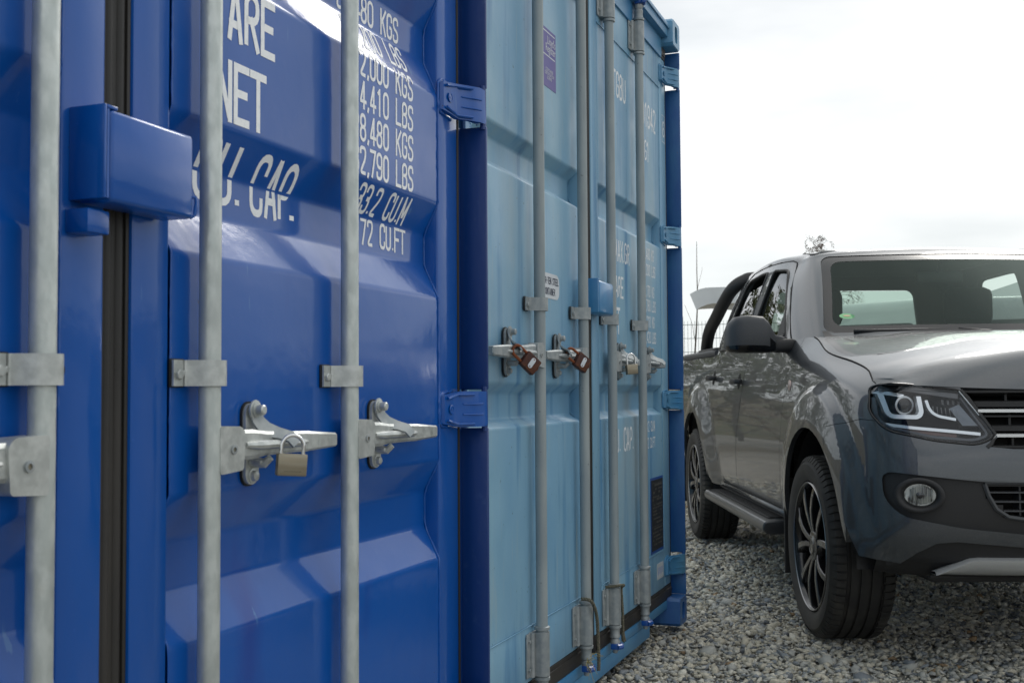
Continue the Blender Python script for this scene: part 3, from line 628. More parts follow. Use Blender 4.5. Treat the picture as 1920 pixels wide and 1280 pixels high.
padlock('small dull brass padlock with a clean steel shackle on the bright blue container', cpt(False, .018, .326, .863), .049, .036, .016, BRASS, CHROME, R(-42), R(-4), .0032, .030)
padlock('dark rusty padlock on the leftmost handle of the light blue container, tilted right', cpt(True, .022, -.832, 1.057), 0.046, .052, .020, RUST, RUSTO, R(-38), R(50), .0042, .040, True, True)
padlock('dark rusty padlock beside the centre gap of the light blue doors, lying almost flat', cpt(True, .022, -.359, 1.069), 0.048, .052, .020, RUST, RUSTO, R(-34), R(57), .0042, .040, True, True)
padlock('small pale brass padlock on the right door of the light blue container', cpt(True, .018, .262, 1.058), .046, .036, .016, BRASS, CHROME, R(-42), R(5), .0032, .038)
# ropes tied round the bar feet
def rope(label, pts, r=.0058):
    P = [Vector(p) for p in pts]; D = []
    for i in range(len(P) - 1):
        a = P[max(i - 1, 0)]; b = P[i]; c = P[i + 1]; d = P[min(i + 2, len(P) - 1)]
        for k in range(14):
            t = k / 14; D.append(.5 * ((2 * b) + (c - a) * t + (2 * a - 5 * b + 4 * c - d) * t * t + (3 * b - a - 3 * c + d) * t ** 3))
    D.append(P[-1]); mb = MB(); L_ = 0; S = [[], [], []]
    for i, p in enumerate(D):
        t = (D[min(i + 1, len(D) - 1)] - D[max(i - 1, 0)]).normalized(); up = Vector((.3, .2, 1)); up = (up - t * up.dot(t))
        if up.length < .1: up = t.orthogonal()
        up.normalize(); w = t.cross(up)
        if i: L_ += (p - D[i - 1]).length
        for s in range(3):
            a = L_ / .016 * 2 * PI / 1.6 + s * 2 * PI / 3; S[s].append(p + (up * math.cos(a) + w * math.sin(a)) * r * .5)
    for s in S: mb.tube(s, r * .56, 7)
    o = mb.build('rope', ROPE, None, smooth=True); tag(o, label, 'rope'); return o
c = lambda n, u, z: cpt(True, n, u, z)
rope('frayed green grey rope slanting across the bar foot left of the light blue door gap', [c(-.03, -.215, .315), c(-.002, -.215, .312), c(.006, -.19, .285), c(.006, -.165, .245), c(.004, -.150, .20), c(.004, -.145, .15), c(.004, -.142, .10), c(.002, -.14, .075)])
rope('pale twisted rope knotted over the bar foot right of the light blue door gap', [c(-.05, .13, .296), c(-.015, .145, .300), c(.0, .165, .300), c(.0, .188, .296), c(-.012, .201, .285), c(-.012, .203, .25), c(-.01, .205, .20), c(-.01, .207, .15), c(-.01, .214, .118), c(-.008, .220, .098), c(-.012, .212, .10), c(-.012, .208, .13)], .0052)
mb = MB(); random.seed(5)
for i in range(12):
    b = c(-.02, -.19 + random.uniform(-.02, .02), .12 + random.uniform(-.015, .01)); d = Vector((random.uniform(.0, .05), random.uniform(-.08, .05), random.uniform(-.06, .02)))
    mb.tube([b, b + d * .5 + Vector((0, 0, .012)), b + d], [.0013, .001, .0005], 5)
tag(mb.build('straw_tuft', STRAW, None), 'few dry straw blades caught on the bar foot of the light blue container', 'straw')
# ------------------------------------------------------------------ ground, gravel and what stands behind
GM = mat('gravel_bed', (0.30, 0.285, 0.25), 0.9, noise=[(30, (0.40, 0.385, 0.34), 0.4, 0.6), (9, (0.17, 0.175, 0.18), 0.45, 0.7), (.25, (0.15, 0.13, 0.09), 0.45, 0.7)], bump=[(45, 0.9, 0.03), (14, 0.5, 0.05)])
mb = MB(); mb.add([(-200, -100, -.075), (200, -100, -.075), (200, 300, -.075), (-200, 300, -.075)], [(0, 1, 2, 3)])
g = mb.build('ground', GM, None, recalc=False); tag(g, kind='structure')
def stones(name, n, region, smin, smax, seed, zb, power=2.2, extra=None):
    rs = np.random.RandomState(seed); protos = []
    for k in range(18):
        q = rs.normal(size=(10, 3)); q /= np.linalg.norm(q, axis=1, keepdims=True); q *= rs.uniform(.75, 1.05, (10, 1)); q *= np.array([1, rs.uniform(.55, .95), rs.uniform(.28, .6)])
        bm = bmesh.new(); [bm.verts.new(v) for v in q]; bmesh.ops.convex_hull(bm, input=bm.verts[:]); bmesh.ops.triangulate(bm, faces=bm.faces[:]); bm.verts.ensure_lookup_table(); bm.verts.index_update()
        protos.append((np.array([v.co[:] for v in bm.verts]), np.array([[v.index for v in f.verts] for f in bm.faces]))); bm.free()
    pos = region(n, rs); n = len(pos); size = smin + (smax - smin) * rs.rand(n) ** power; ang = rs.rand(n) * 2 * PI; tx = rs.normal(0, .30, n); ty = rs.normal(0, .30, n)
    if extra: q = np.array(extra); pos[:len(q)] = q[:, :2]; size[:len(q)] = q[:, 2]
    z = zb(pos) + size * .12 + rs.uniform(-.006, .006, n); ci = rs.choice(len(SM), n, p=[.31, .33, .12, .18, .05, .01]); pi_ = rs.randint(0, 18, n); VV = []; FF = []; MI = []; off = 0
    for k, (pv, pf_) in enumerate(protos):
        I = np.where(pi_ == k)[0]; m = len(I)
        if not m: continue
        P = pv[None] * size[I][:, None, None]
        for (an, a, b) in ((tx, 1, 2), (ty, 0, 2), (ang, 0, 1)):
            c_, s_ = np.cos(an[I])[:, None], np.sin(an[I])[:, None]; A = P[:, :, a] * c_ - P[:, :, b] * s_; B = P[:, :, a] * s_ + P[:, :, b] * c_; P[:, :, a] = A; P[:, :, b] = B
        P = P + np.concatenate([pos[I], z[I][:, None]], 1)[:, None, :]; VV.append(P.reshape(-1, 3)); FF.append((pf_[None] + (np.arange(m) * len(pv))[:, None, None] + off).reshape(-1)); MI.append(np.repeat(ci[I], len(pf_))); off += m * len(pv)
    V = np.concatenate(VV); F = np.concatenate(FF).astype(np.int32); mi = np.concatenate(MI).astype(np.int32); nf = len(F) // 3
    me = bpy.data.meshes.new(name); me.vertices.add(len(V)); me.vertices.foreach_set('co', V.reshape(-1).astype(np.float32))
    me.loops.add(nf * 3); me.loops.foreach_set('vertex_index', F); me.polygons.add(nf); me.polygons.foreach_set('loop_start', np.arange(0, nf * 3, 3, dtype=np.int32))
    for m in SM: me.materials.append(m)
    me.polygons.foreach_set('material_index', mi); me.update(calc_edges=True); me.validate()
    o = bpy.data.objects.new(name, me); C.objects.link(o); return o
SM = [mat('stone_grey', (0.38, 0.38, 0.35), .85, noise=(60, (0.44, 0.435, 0.40), .4, .6), bump=(90, .4, .002)), mat('stone_tan', (0.60, 0.555, 0.45), .88, noise=(50, (0.38, 0.36, 0.29), .4, .65), bump=(90, .4, .002)),
      mat('stone_blue_grey', (0.23, 0.25, 0.27), .8, noise=(50, (0.25, 0.27, 0.285), .4, .65), bump=(90, .4, .002)), mat('stone_pale', (0.70, 0.665, 0.57), .88, noise=(70, (0.48, 0.465, 0.40), .4, .6), bump=(90, .4, .002)),
      mat('stone_dark', (0.10, 0.112, 0.128), .8, noise=(60, (0.15, 0.16, 0.17), .4, .6), bump=(90, .4, .002)), mat('stone_ochre', (0.40, 0.27, 0.15), .9, noise=(60, (0.18, 0.13, 0.08), .4, .6), bump=(90, .4, .002))]
def gz(pos):
    return -.066 + .008 * np.sin(pos[:, 0] * 2.1 + 1) * np.sin(pos[:, 1] * 1.7) + .006 * np.sin(pos[:, 0] * 6) + .016 * np.clip((pos[:, 1] - 5.3) / 3, 0, 1.5) + .014 * np.clip((-.8 - pos[:, 0]) / .3, 0, 1)
def reg_near(n, rs):
    p = np.stack([rs.uniform(-2.6, 3.1, n), rs.uniform(3.2, 7.6, n)], 1); a = p[:, 0] / p[:, 1]
    return p[(a > -.36) & (a < .40)]
def reg_mid(n, rs):
    p = np.stack([rs.uniform(-3.2, 4.0, n), rs.uniform(7.3, 12.5, n)], 1); a = p[:, 0] / p[:, 1]
    return p[(a > -.42) & (a < .25)]
tag(stones('gravel', 105000, reg_near, .008, .030, 1, gz, 2.2, [(-.80, 4.78, .062), (-.62, 4.95, .055), (-.74, 5.15, .05), (-.30, 4.35, .055), (.05, 4.15, .06), (-1.0, 5.6, .06), (-.45, 4.55, .05), (.35, 4.05, .06), (-.9, 4.55, .065), (-.55, 5.35, .05), (.6, 4.0, .05), (-.15, 4.55, .06), (-1.15, 6.2, .06), (-.6, 4.2, .055), (-.42, 3.95, .06)]), kind='stuff')
tag(stones('gravel', 16000, reg_mid, .016, .05, 2, gz), kind='stuff')
# earth bank behind the fence
BK = mat('earth_bank', (0.115, 0.085, 0.055), .95, noise=[(.7, (0.10, 0.105, 0.05), .4, .65), (5, (0.17, 0.14, 0.09), .45, .7)], bump=(3, .8, .15))
V = []; nx, ny = 90, 14
for j in range(ny):
    for i in range(nx):
        x = -40 + i * 1.1; t = j / (ny - 1); y = 20 + t * 30 + .25 * x * 0; h = 1.95 * math.sin(min(1, t * 3) * PI / 2) + .22 * math.sin(x * .5 + 1) + .16 * math.sin(x * 1.7 + t * 5) + random.uniform(-.06, .06)
        V.append((x, y, -.08 + (h if j else -.1)))
mb = MB(); mb.add(V, [(j * nx + i, j * nx + i + 1, (j + 1) * nx + i + 1, (j + 1) * nx + i) for j in range(ny - 1) for i in range(nx - 1)]); tag(mb.build('hill', BK, None, smooth=True), kind='structure')
# wire mesh fence
FW = mat('fence_wire', (0.34, 0.38, 0.37), .5, .3); FP = mat('fence_post', (0.12, 0.15, 0.145), .5, .2)
fence = thing('mesh_fence', 'long grey green wire mesh fence with spiked top behind the pickup', 'fence', (-8.5, 15.6, -.08), (0, 0, R(6)))
def panel_mesh():
    mb = MB(); w = 2.5; h = 2.05
    for i in range(51):
        x = i * .05; mb.box(x - .0028, x + .0028, -.003, .003, .03, h)
    for i in range(11):
        z = .05 + i * .195
        for d in (-.008, .008): mb.box(0, w, d - .003, d + .003, z - .004, z + .004)
    return mb
p0 = panel_mesh().build('fence_panel', FW, fence, recalc=False)
mb = MB(); mb.box(-.03, .03, .015, .055, 0, 2.12, .004); q0 = mb.build('fence_post', FP, fence)
for i in range(1, 9):
    a = p0.copy(); a.location = (i * 2.5, 0, 0); C.objects.link(a); a.parent = fence
    a = q0.copy(); a.location = (i * 2.5, 0, 0); C.objects.link(a); a.parent = fence
# trees and shrubs
BARK = mat('bark', (0.075, 0.062, 0.05), .9, noise=(20, (0.12, 0.10, 0.08), .4, .6)); BIRCH = mat('birch_bark', (0.22, 0.20, 0.18), .8, noise=(9, (0.04, 0.035, 0.03), .55, .62))
TWIG = mat('twigs', (0.085, 0.058, 0.042), .9); LEAFY = mat('young_leaves', (0.12, 0.135, 0.035), .8, noise=(3, (0.075, 0.085, 0.03), .4, .6)); BUDS = mat('brown_catkins', (0.10, 0.065, 0.045), .9)
def branch(mb, p, d, ln, r, depth, rs, droop, out):
    k = 5; pts = [p.copy()]; dd = d.normalized()
    for i in range(k):
        dd = (dd + Vector((rs.uniform(-1, 1), rs.uniform(-1, 1), rs.uniform(-1, 1))) * .16 + Vector((0, 0, -droop))).normalized(); pts.append(pts[-1] + dd * ln / k)
    mb.tube(pts, [r * (1 - .6 * i / k) for i in range(k + 1)], 5 if depth > 0 else 3, cap=False)
    if depth == 0: out.append(pts); return
    for i in range(rs.randint(3, 5)):
        t = rs.randint(2, k); q = pts[t]; a = rs.uniform(0, 2 * PI); side = Vector((math.cos(a), math.sin(a), rs.uniform(.1, .9)))
        branch(mb, q, dd * .7 + side * .8, ln * rs.uniform(.5, .75), r * .45, depth - 1, rs, droop * 1.6, out)
def tree(name, label, cat, loc, h, r, depth, n, droop, leaf, seed, spread=.5, leafn=6, ls=.03, group=None, bark=None, start=.3):
    rs = random.Random(seed); root = thing(name, label, cat, loc, None, group); mb = MB(); tw = MB(); out = []
    pts = [Vector((0, 0, 0))]
    for i in range(8): pts.append(pts[-1] + Vector((rs.uniform(-.03, .03) * h / 3, rs.uniform(-.03, .03) * h / 3, h / 8)))
    mb.tube(pts, [r * (1 - .85 * i / 8) for i in range(9)], 8); mb.build('trunk', bark or BARK, root, smooth=True)
    for i in range(n):
        t = start + (1 - start) * (i / n); q = pts[0].lerp(pts[0], 0); f = t * 8; k = min(int(f), 7); q = pts[k].lerp(pts[k + 1], f - k); a = rs.uniform(0, 2 * PI)
        branch(tw, q, Vector((math.cos(a) * spread, math.sin(a) * spread, rs.uniform(.5, 1))), h * rs.uniform(.22, .36) * (1.25 - t), r * (1 - t * .8) * .4, depth, rs, droop, out)
    lf = MB()
    for P in out:
        for _ in range(leafn):
            p = P[rs.randint(1, len(P) - 1)] + Vector((rs.uniform(-1, 1), rs.uniform(-1, 1), rs.uniform(-1, 1))) * ls * 1.5
            a = Vector((rs.uniform(-1, 1), rs.uniform(-1, 1), rs.uniform(-1, 1))).normalized() * ls; b = a.orthogonal().normalized() * ls * .5; lf.add([p - a, p + b, p + a, p - b], [(0, 1, 2, 3)])
    tw.build('branches', TWIG, root, recalc=False)
    if lf.v: lf.build('crown', leaf, root, recalc=False)
    return root
tree('birch_tree', 'distant drooping birch top rising above the pickup roof', 'tree', (-4.45, 46.5, 0), 6.75, .12, 2, 22, .16, BUDS, 11, .35, 5, .035, bark=BIRCH, start=.45)
tree('sapling', 'thin bare sapling standing by the fence between container and pickup', 'tree', (-2.98, 14.3, -.08), 2.95, .020, 0, 3, .0, LEAFY, 5, .35, 0, .01, start=.35)
sp = [(-6.5, 16.5), (-6.4, 13.6), (-8.0, 17.8), (-9.4, 15.5), (-7.6, 20.0), (-11.5, 18.5), (-7.9, 12.2)]
SL = ['half bare shrub behind the light blue container, the one nearest the sapling', 'half bare shrub behind the light blue container with olive leaves, second from the sapling', 'tallest half bare shrub behind the light blue container', 'broad shrub far behind the containers, left of the tallest shrub', 'low shrub at the foot of the earth bank behind the sapling', 'leftmost shrub at the foot of the earth bank', 'shrub closest to the back end of the light blue container']
for i, (x, y) in enumerate(sp):
    rs = random.Random(i)
    if i < 3:
        s0 = tree('shrub', SL[i], 'shrub', (x, y, -.1), 4.3 + .3 * i, .05, 2, 22, .01, LEAFY, 20 + i, .8, 10, .05, 'half bare shrubs behind the containers', start=.05)
        if i == 0: protos = []
        protos.append(s0)
    else:
        a = protos[i % 3].copy(); C.objects.link(a); a['label'] = SL[i]; a.location = (x, y, -.1); a.rotation_euler = (0, 0, i * 1.3); a.scale = (1, 1, .85 + .1 * (i % 3))
        for ch in protos[i % 3].children: b = ch.copy(); C.objects.link(b); b.parent = a
# white van with raised tailgate behind the pickup
VW_ = mat('white_van_paint', (0.62, 0.64, 0.64), .3, coat=.6, noise=(3, (0.56, 0.58, 0.58), .4, .6)); DG = mat('dark_plastic', (0.02, 0.02, 0.022), .5); VG = glass('van_glass', (.25, .3, .3))
van = thing('parked_van', 'white van behind the pickup with its tailgate swung up on black struts', 'van', (-1.60, 11.45, -.06), (0, 0, R(-12)))
# local: x to the right along the van (rear at x=0), y depth, z up
mb = MB(); sec = []
prof_v = [(0.0, .42, .95, 1.74), (.25, .40, .95, 1.86), (1.4, .40, .97, 1.90), (2.9, .40, .97, 1.86), (3.35, .40, .97, 1.74), (3.95, .40, .95, 1.22), (4.6, .40, .90, 1.05), (4.8, .45, .78, .78)]
V = []
for x, zb, hw, zt in prof_v:
    for a, z in rpoly([(-hw * .98, zb), (hw * .98, zb), (hw, zb + (zt - zb) * .5), (hw * .86, zt), (-hw * .86, zt), (-hw, zb + (zt - zb) * .5)], .12, True, 3): V.append((x, a + 1.0, z))
k = len(V) // len(prof_v); F = [(i * k + j, i * k + (j + 1) % k, (i + 1) * k + (j + 1) % k, (i + 1) * k + j) for i in range(len(prof_v) - 1) for j in range(k)] + [tuple(range(k)), tuple((len(prof_v) - 1) * k + j for j in range(k))]
mb.add(V, F); mb.build('body', VW_, van, ang=35)
for x0, x1, t in ((.25, 1.35, 0), (1.45, 2.35, 0), (2.45, 3.2, 0)):
    mb = MB(); mb.prism(rpoly([(x0, 1.22), (x1, 1.22), (x1 - (.0 if x1 < 3 else .05), 1.66), (x0 + .05, 1.66)], .06, True), 0, 1, lambda a, z, d: (a, (.028 + (z - 1.15) * .20) - .012 + d * .01 if True else 0, z)); mb.build('window', VG if False else DG, van)
for x in (.85, 3.95):
    mb = MB(); mb.lathe([(0, .20), (.0, .33), (.05, .345), (.17, .345), (.21, .33)], (x, .02, .34), (0, 1, 0), 28); w = mb.build('wheel', DG, van, ang=40); mb = MB(); mb.lathe([(0, .05), (.012, .20), (.03, .215)], (x, .008, .34), (0, 1, 0), 20); mb.build('hub_cap', GALV, w, ang=40)
# tailgate: gently bowed white panel with rounded outer edge
V = []; nu, nv2 = 18, 14
for j in range(nv2 + 1):
    for i in range(nu + 1):
        t = i / nu; y = .08 + 1.84 * j / nv2; x = .15 - t * 1.05; z = 2.10 + .10 * t - .05 * t * t
        if t > .80: z -= ((t - .80) / .20) ** 2 * .06
        z -= .05 * (2 * j / nv2 - 1) ** 2; V.append((x, y, z))
n1 = nu + 1; mb = MB(); mb.add(V, [(j * n1 + i, j * n1 + i + 1, (j + 1) * n1 + i + 1, (j + 1) * n1 + i) for j in range(nv2) for i in range(nu)])
b2 = [(x + (.07 if x < -.7 else .02), y, z - .165) for x, y, z in V]; mb.add(b2, [(j * n1 + i, (j + 1) * n1 + i, (j + 1) * n1 + i + 1, j * n1 + i + 1) for j in range(nv2) for i in range(nu)])
nn = len(V); E_ = [i for i in range(n1)] + [j * n1 + nu for j in range(1, nv2 + 1)] + [nv2 * n1 + i for i in range(nu - 1, -1, -1)] + [j * n1 for j in range(nv2 - 1, 0, -1)]
mb.v = mb.v; mb.f += [(E_[i], E_[(i + 1) % len(E_)], nn + E_[(i + 1) % len(E_)], nn + E_[i]) for i in range(len(E_))]; mb.m += [0] * len(E_)
mb.build('tailgate', VW_, van, ang=40)
for y in (.15, 1.85): mb = MB(); mb.tube([(-.02, y, 1.35), (-.35, y, 2.1)], .014, 8); mb.build('strut', DG, van)
# ------------------------------------------------------------------ pickup truck (local: x forward from the front axle, y to its left, z up)
PAINT = mat('grey_metallic_paint', (0.060, 0.066, 0.074), 0.42, 0.6, coat=1.0, coat_rough=0.02, noise=(900, (0.10, 0.11, 0.12), .45, .6), bump=(2.2, .03, .03))
BLK = mat('black_textured_plastic', (0.017, 0.017, 0.018), 0.55, bump=(500, .15, .0006)); BLKG = mat('gloss_black', (0.006, 0.006, 0.007), 0.12)
GRYP = mat('grey_plastic', (0.055, 0.058, 0.063), .5, bump=(500, .1, .0006)); SIL = mat('satin_silver', (0.60, 0.61, 0.61), .30, .55); TYRE = mat('tyre_rubber', (0.022, 0.021, 0.020), .72, noise=[(14, (0.036, 0.034, 0.030), .4, .7), (4, (0.065, 0.06, 0.05), .55, .75)], bump=(220, .25, .001))
RIMB = mat('black_alloy', (0.012, 0.012, 0.014), .22, .4, coat=.6); RIMS = mat('machined_alloy', (0.10, 0.10, 0.105), .3, 1.0); RIME = mat('machined_edge', (.30, .30, .30), .3, 1.0); SEATM = mat('seat_fabric', (0.02, 0.02, 0.022), .85); REFL = mat('headlight_reflector', (0.82, 0.84, 0.86), .20, .7)
GLZ = glass('windscreen_glass', (.70, .80, .75), 0, 1.48)
[setattr(n.inputs[0], 'default_value', (.38, .46, .43, 1)) for n in GLZ.node_tree.nodes if n.type == 'BSDF_GLOSSY']; GLS = glass('side_glass', (.42, .47, .46), 0, 1.85); LENS = glass('clear_lens', (.86, .88, .90)); AMB = mat('amber_reflector', (0.35, 0.10, 0.03), .3); GRN = mat('green_sticker', (0.12, 0.42, 0.16), .5)
TR = thing('pickup_truck', 'dark grey double cab pickup with black sports bar, parked on gravel beside the containers', 'pickup truck', (0.33017, 5.28832, -0.046), None)
TR.matrix_world = Matrix.Translation((0.33017, 5.28832, -0.046)) @ Matrix.Rotation(-1.21187, 4, 'Z') @ Matrix.Rotation(0.0054, 4, 'Y')
def cr_axis(A, k):
    """Catmull-Rom refine along axis 0, k sub-steps per span"""
    n = len(A); out = []
    for i in range(n - 1):
        p0 = A[i - 1] if i else 2 * A[0] - A[1]; p1 = A[i]; p2 = A[i + 1]; p3 = A[i + 2] if i + 2 < n else 2 * A[-1] - A[-2]
        kk = k[i] if isinstance(k, list) else k
        for j in range(kk):
            t = j / kk; out.append(.5 * ((2 * p1) + (p2 - p0) * t + (2 * p0 - 5 * p1 + 4 * p2 - p3) * t * t + (3 * p1 - p0 - 3 * p2 + p3) * t ** 3))
    out.append(A[-1]); return np.array(out)
def sstep(a, b, x):
    t = np.clip((x - a) / (b - a), 0, 1); return t * t * (3 - 2 * t)
ZS = [.42, .50, .72, .88, 1.0, 1.12, 1.25]; YS = [.862, .888, .908, .908, .900, .884, .852]
cols = []
def sidec(x, zs=ZS, ys=YS): cols.append([(x, -y, z) for y, z in zip(ys, zs)])
bz = [.45, .52, .72, .88, 1.0, 1.12, 1.235]
for x in (-4.33, -4.2, -3.9, -3.5, -3.1, -2.8): sidec(x, bz, [y - (.02 if x < -4.25 else 0) for y in YS])
for x in (-2.5, -2.1, -1.7, -1.3, -1.0): sidec(x)
sidec(-.72, [.42, .50, .72, .88, 1.0, 1.125, 1.255], [.862, .888, .908, .908, .900, .882, .842])
sidec(-.45, [.42, .50, .72, .88, 1.0, 1.135, 1.265], [.862, .888, .906, .908, .900, .880, .790])
sidec(-.1, [.42, .52, .72, .88, 1.0, 1.11, 1.185], [.862, .89, .906, .908, .902, .882, .822])
sidec(.2, [.42, .53, .71, .87, .985, 1.08, 1.140], [.868, .892, .905, .908, .902, .878, .806])
sidec(.42, [.42, .53, .70, .85, .965, 1.045, 1.103], [.872, .893, .902, .903, .897, .873, .812])
sidec(.56, [.42, .52, .68, .83, .935, 1.005, 1.060], [.870, .890, .897, .893, .884, .866, .832])
cols.append([(.66, -.848, .415), (.69, -.866, .52), (.70, -.872, .665), (.70, -.866, .80), (.685, -.852, .905), (.67, -.835, .98), (.65, -.812, 1.046)])
cols.append([(.755, -.765, .41), (.785, -.785, .52), (.79, -.79, .655), (.785, -.785, .785), (.765, -.768, .885), (.745, -.745, .96), (.715, -.715, 1.041)])
cols.append([(.81, -.60, .41), (.84, -.62, .52), (.85, -.62, .645), (.845, -.62, .775), (.825, -.60, .875), (.80, -.575, .95), (.775, -.56, 1.032)])
cols.append([(.84, -.33, .41), (.87, -.34, .52), (.885, -.34, .64), (.88, -.34, .77), (.86, -.34, .87), (.835, -.33, .945), (.81, -.32, 1.024)])
cols.append([(.85, 0, .41), (.88, 0, .52), (.895, 0, .64), (.89, 0, .77), (.87, 0, .87), (.845, 0, .94), (.82, 0, 1.02)])
A = np.array(cols, float)
full = np.concatenate([A, A[:-1][::-1] * np.array([1, -1, 1])])
kk = [1, 2, 4, 7, 6, 4, 4, 4, 4, 4, 4, 5, 8, 9, 8, 6, 5, 4, 4, 5, 5]
G1 = cr_axis(full, kk + kk[::-1]); G1 = cr_axis(G1.transpose(1, 0, 2), 7).transpose(1, 0, 2)
for wx, fr in ((0.02, 1), (-3.085, 0)):          # wheel arch flares with a crisp ridge
    X, Y, Z = G1[..., 0], G1[..., 1], G1[..., 2]
    dx = X - wx; dz = np.maximum(Z - .40, -.0); dx2 = np.where(dz <= 0, dx, dx)
    rr = np.sqrt(dx2 ** 2 + (dz * .985) ** 2) + np.where(Z < .62, (.62 - Z) * (.20 if fr else .12) * -1, 0)
    m_ = 1 - sstep(.60, .645, rr); fade = 1 - sstep(.50, .84, X) * fr
    shp = .030 + .020 * (1 - sstep(.47, .62, rr)); amt = m_ * shp * (.55 + .45 * fade)
    G1[..., 1] += np.sign(Y) * amt * np.where(np.abs(Y) > .5, 1, 0) * np.where(X > .62, fade, 1)
nc, nr = G1.shape[:2]
skinV = G1.reshape(-1, 3); skinF = [(i * nr + j, (i + 1) * nr + j, (i + 1) * nr + j + 1, i * nr + j + 1) for i in range(nc - 1) for j in range(nr - 1)]
def solid_from_grid(G, th, inward):
    """closed shell: grid offset along its normals"""
    n, m = G.shape[:2]; du = np.gradient(G, axis=0); dv = np.gradient(G, axis=1); Nn = np.cross(du, dv); Nn /= np.maximum(np.linalg.norm(Nn, axis=2, keepdims=True), 1e-9); Nn *= inward
    H = G + Nn * th; V = np.concatenate([G.reshape(-1, 3), H.reshape(-1, 3)]); o = n * m; F = []
    for i in range(n - 1):
        for j in range(m - 1):
            a = i * m + j; b = a + m; F.append((a, b, b + 1, a + 1)); F.append((o + a, o + a + 1, o + b + 1, o + b))
    rim = [i * m for i in range(n)] + [(n - 1) * m + j for j in range(1, m)] + [i * m + m - 1 for i in range(n - 2, -1, -1)] + [j for j in range(m - 2, 0, -1)]
    for a, b in zip(rim, rim[1:] + rim[:1]): F.append((a, o + a, o + b, b))
    return V, F
def tmpobj(V, F, name='tmp'):
    o = mk(name, V, F, PAINT, None, True); bm = bmesh.new(); bm.from_mesh(o.data); bmesh.ops.recalc_face_normals(bm, faces=bm.faces); bm.to_mesh(o.data); bm.free(); return o
def cutter(polys, axis, a, b, mirror=True):
    mb = MB(); fn = (lambda p, q, d: (p, d, q)) if axis == 'y' else ((lambda p, q, d: (d, p, q)) if axis == 'x' else (lambda p, q, d: (p, q, d)))
    for P in polys:
        mb.prism(P, a, b, fn)
        if mirror: mb.prism(P if axis == 'y' else [(-p, q) for p, q in P], -a if axis == 'y' else a, -b if axis == 'y' else b, fn)
    return mb.build('cut', HOLE)
def boolean(o, cut, op, keep=False):
    md = o.modifiers.new('b', 'BOOLEAN'); md.operation = op; md.object = cut; md.solver = 'EXACT'; md.use_self = False
    dg = bpy.context.evaluated_depsgraph_get(); dg.update(); me = bpy.data.meshes.new_from_object(o.evaluated_get(dg)); o.modifiers.clear(); old = o.data; o.data = me; bpy.data.meshes.remove(old)
    if not keep: bpy.data.objects.remove(cut)
    return o
def clone(o):
    c_ = o.copy(); c_.data = o.data.copy(); C.objects.link(c_); return c_
def fixn(o, bvh, nrm, m=None, name=None, parent=None, inner=None):
    """smooth normals taken from the uncut surface"""
    me = o.data; polys = me.polygons
    nl = [None] * len(me.loops); cache = {}
    for p in polys:
        p.use_smooth = True; pn = p.normal
        for li in p.loop_indices:
            vi = me.loops[li].vertex_index
            if vi not in cache:
                loc, n, idx, dist = bvh.find_nearest(me.vertices[vi].co); cache[vi] = (nrm(loc, idx), dist)
            n, dist = cache[vi]; s = 1 if n.dot(pn) > 0 else -1
            nl[li] = n * s if (dist < .001 and n.dot(pn) * s > .80) else pn
    me.normals_split_custom_set([tuple(x) for x in nl])
    if m: me.materials.clear(); me.materials.append(m)
    if inner:
        me.materials.append(inner); me.polygons.foreach_set('material_index', [1 if bvh.find_nearest(p.center)[3] > .004 else 0 for p in polys])
    if name: o.name = name; me.name = name
    if parent: o.parent = parent
    return o
def make_src(V, F):
    bvh = BVHTree.FromPolygons([tuple(v) for v in V], F); me = bpy.data.meshes.new('s'); me.from_pydata([tuple(v) for v in V], [], F); me.update()
    vn = [v.normal.copy() for v in me.vertices]; vc = [v.co.copy() for v in me.vertices]; bpy.data.meshes.remove(me)
    def nrm(loc, idx):
        f = F[idx]; w = [1 / ((vc[i] - loc).length + 1e-5) ** 2 for i in f]; n = Vector((0, 0, 0))
        for i, q in zip(f, w): n += vn[i] * q
        return n.normalized()
    return bvh, nrm
sb, sn = make_src(skinV, skinF)
V, F = solid_from_grid(G1, .022, 1)
# inward direction test
tp = Vector(V[len(skinV) + 5 * nr + 20]); inward = abs(tp.y) < abs(V[5 * nr + 20][1])
if not inward: V, F = solid_from_grid(G1, .022, -1)
body = tmpobj(V, F, 'body')
def ray_x(y, z):
    h = sb.ray_cast(Vector((3, y, z)), Vector((-1, 0, 0))); return h[0].x if h[0] else .7
def ray_y(x, z):
    h = sb.ray_cast(Vector((x, -3, z)), Vector((0, 1, 0))); return h[0].y if h[0] else -.9
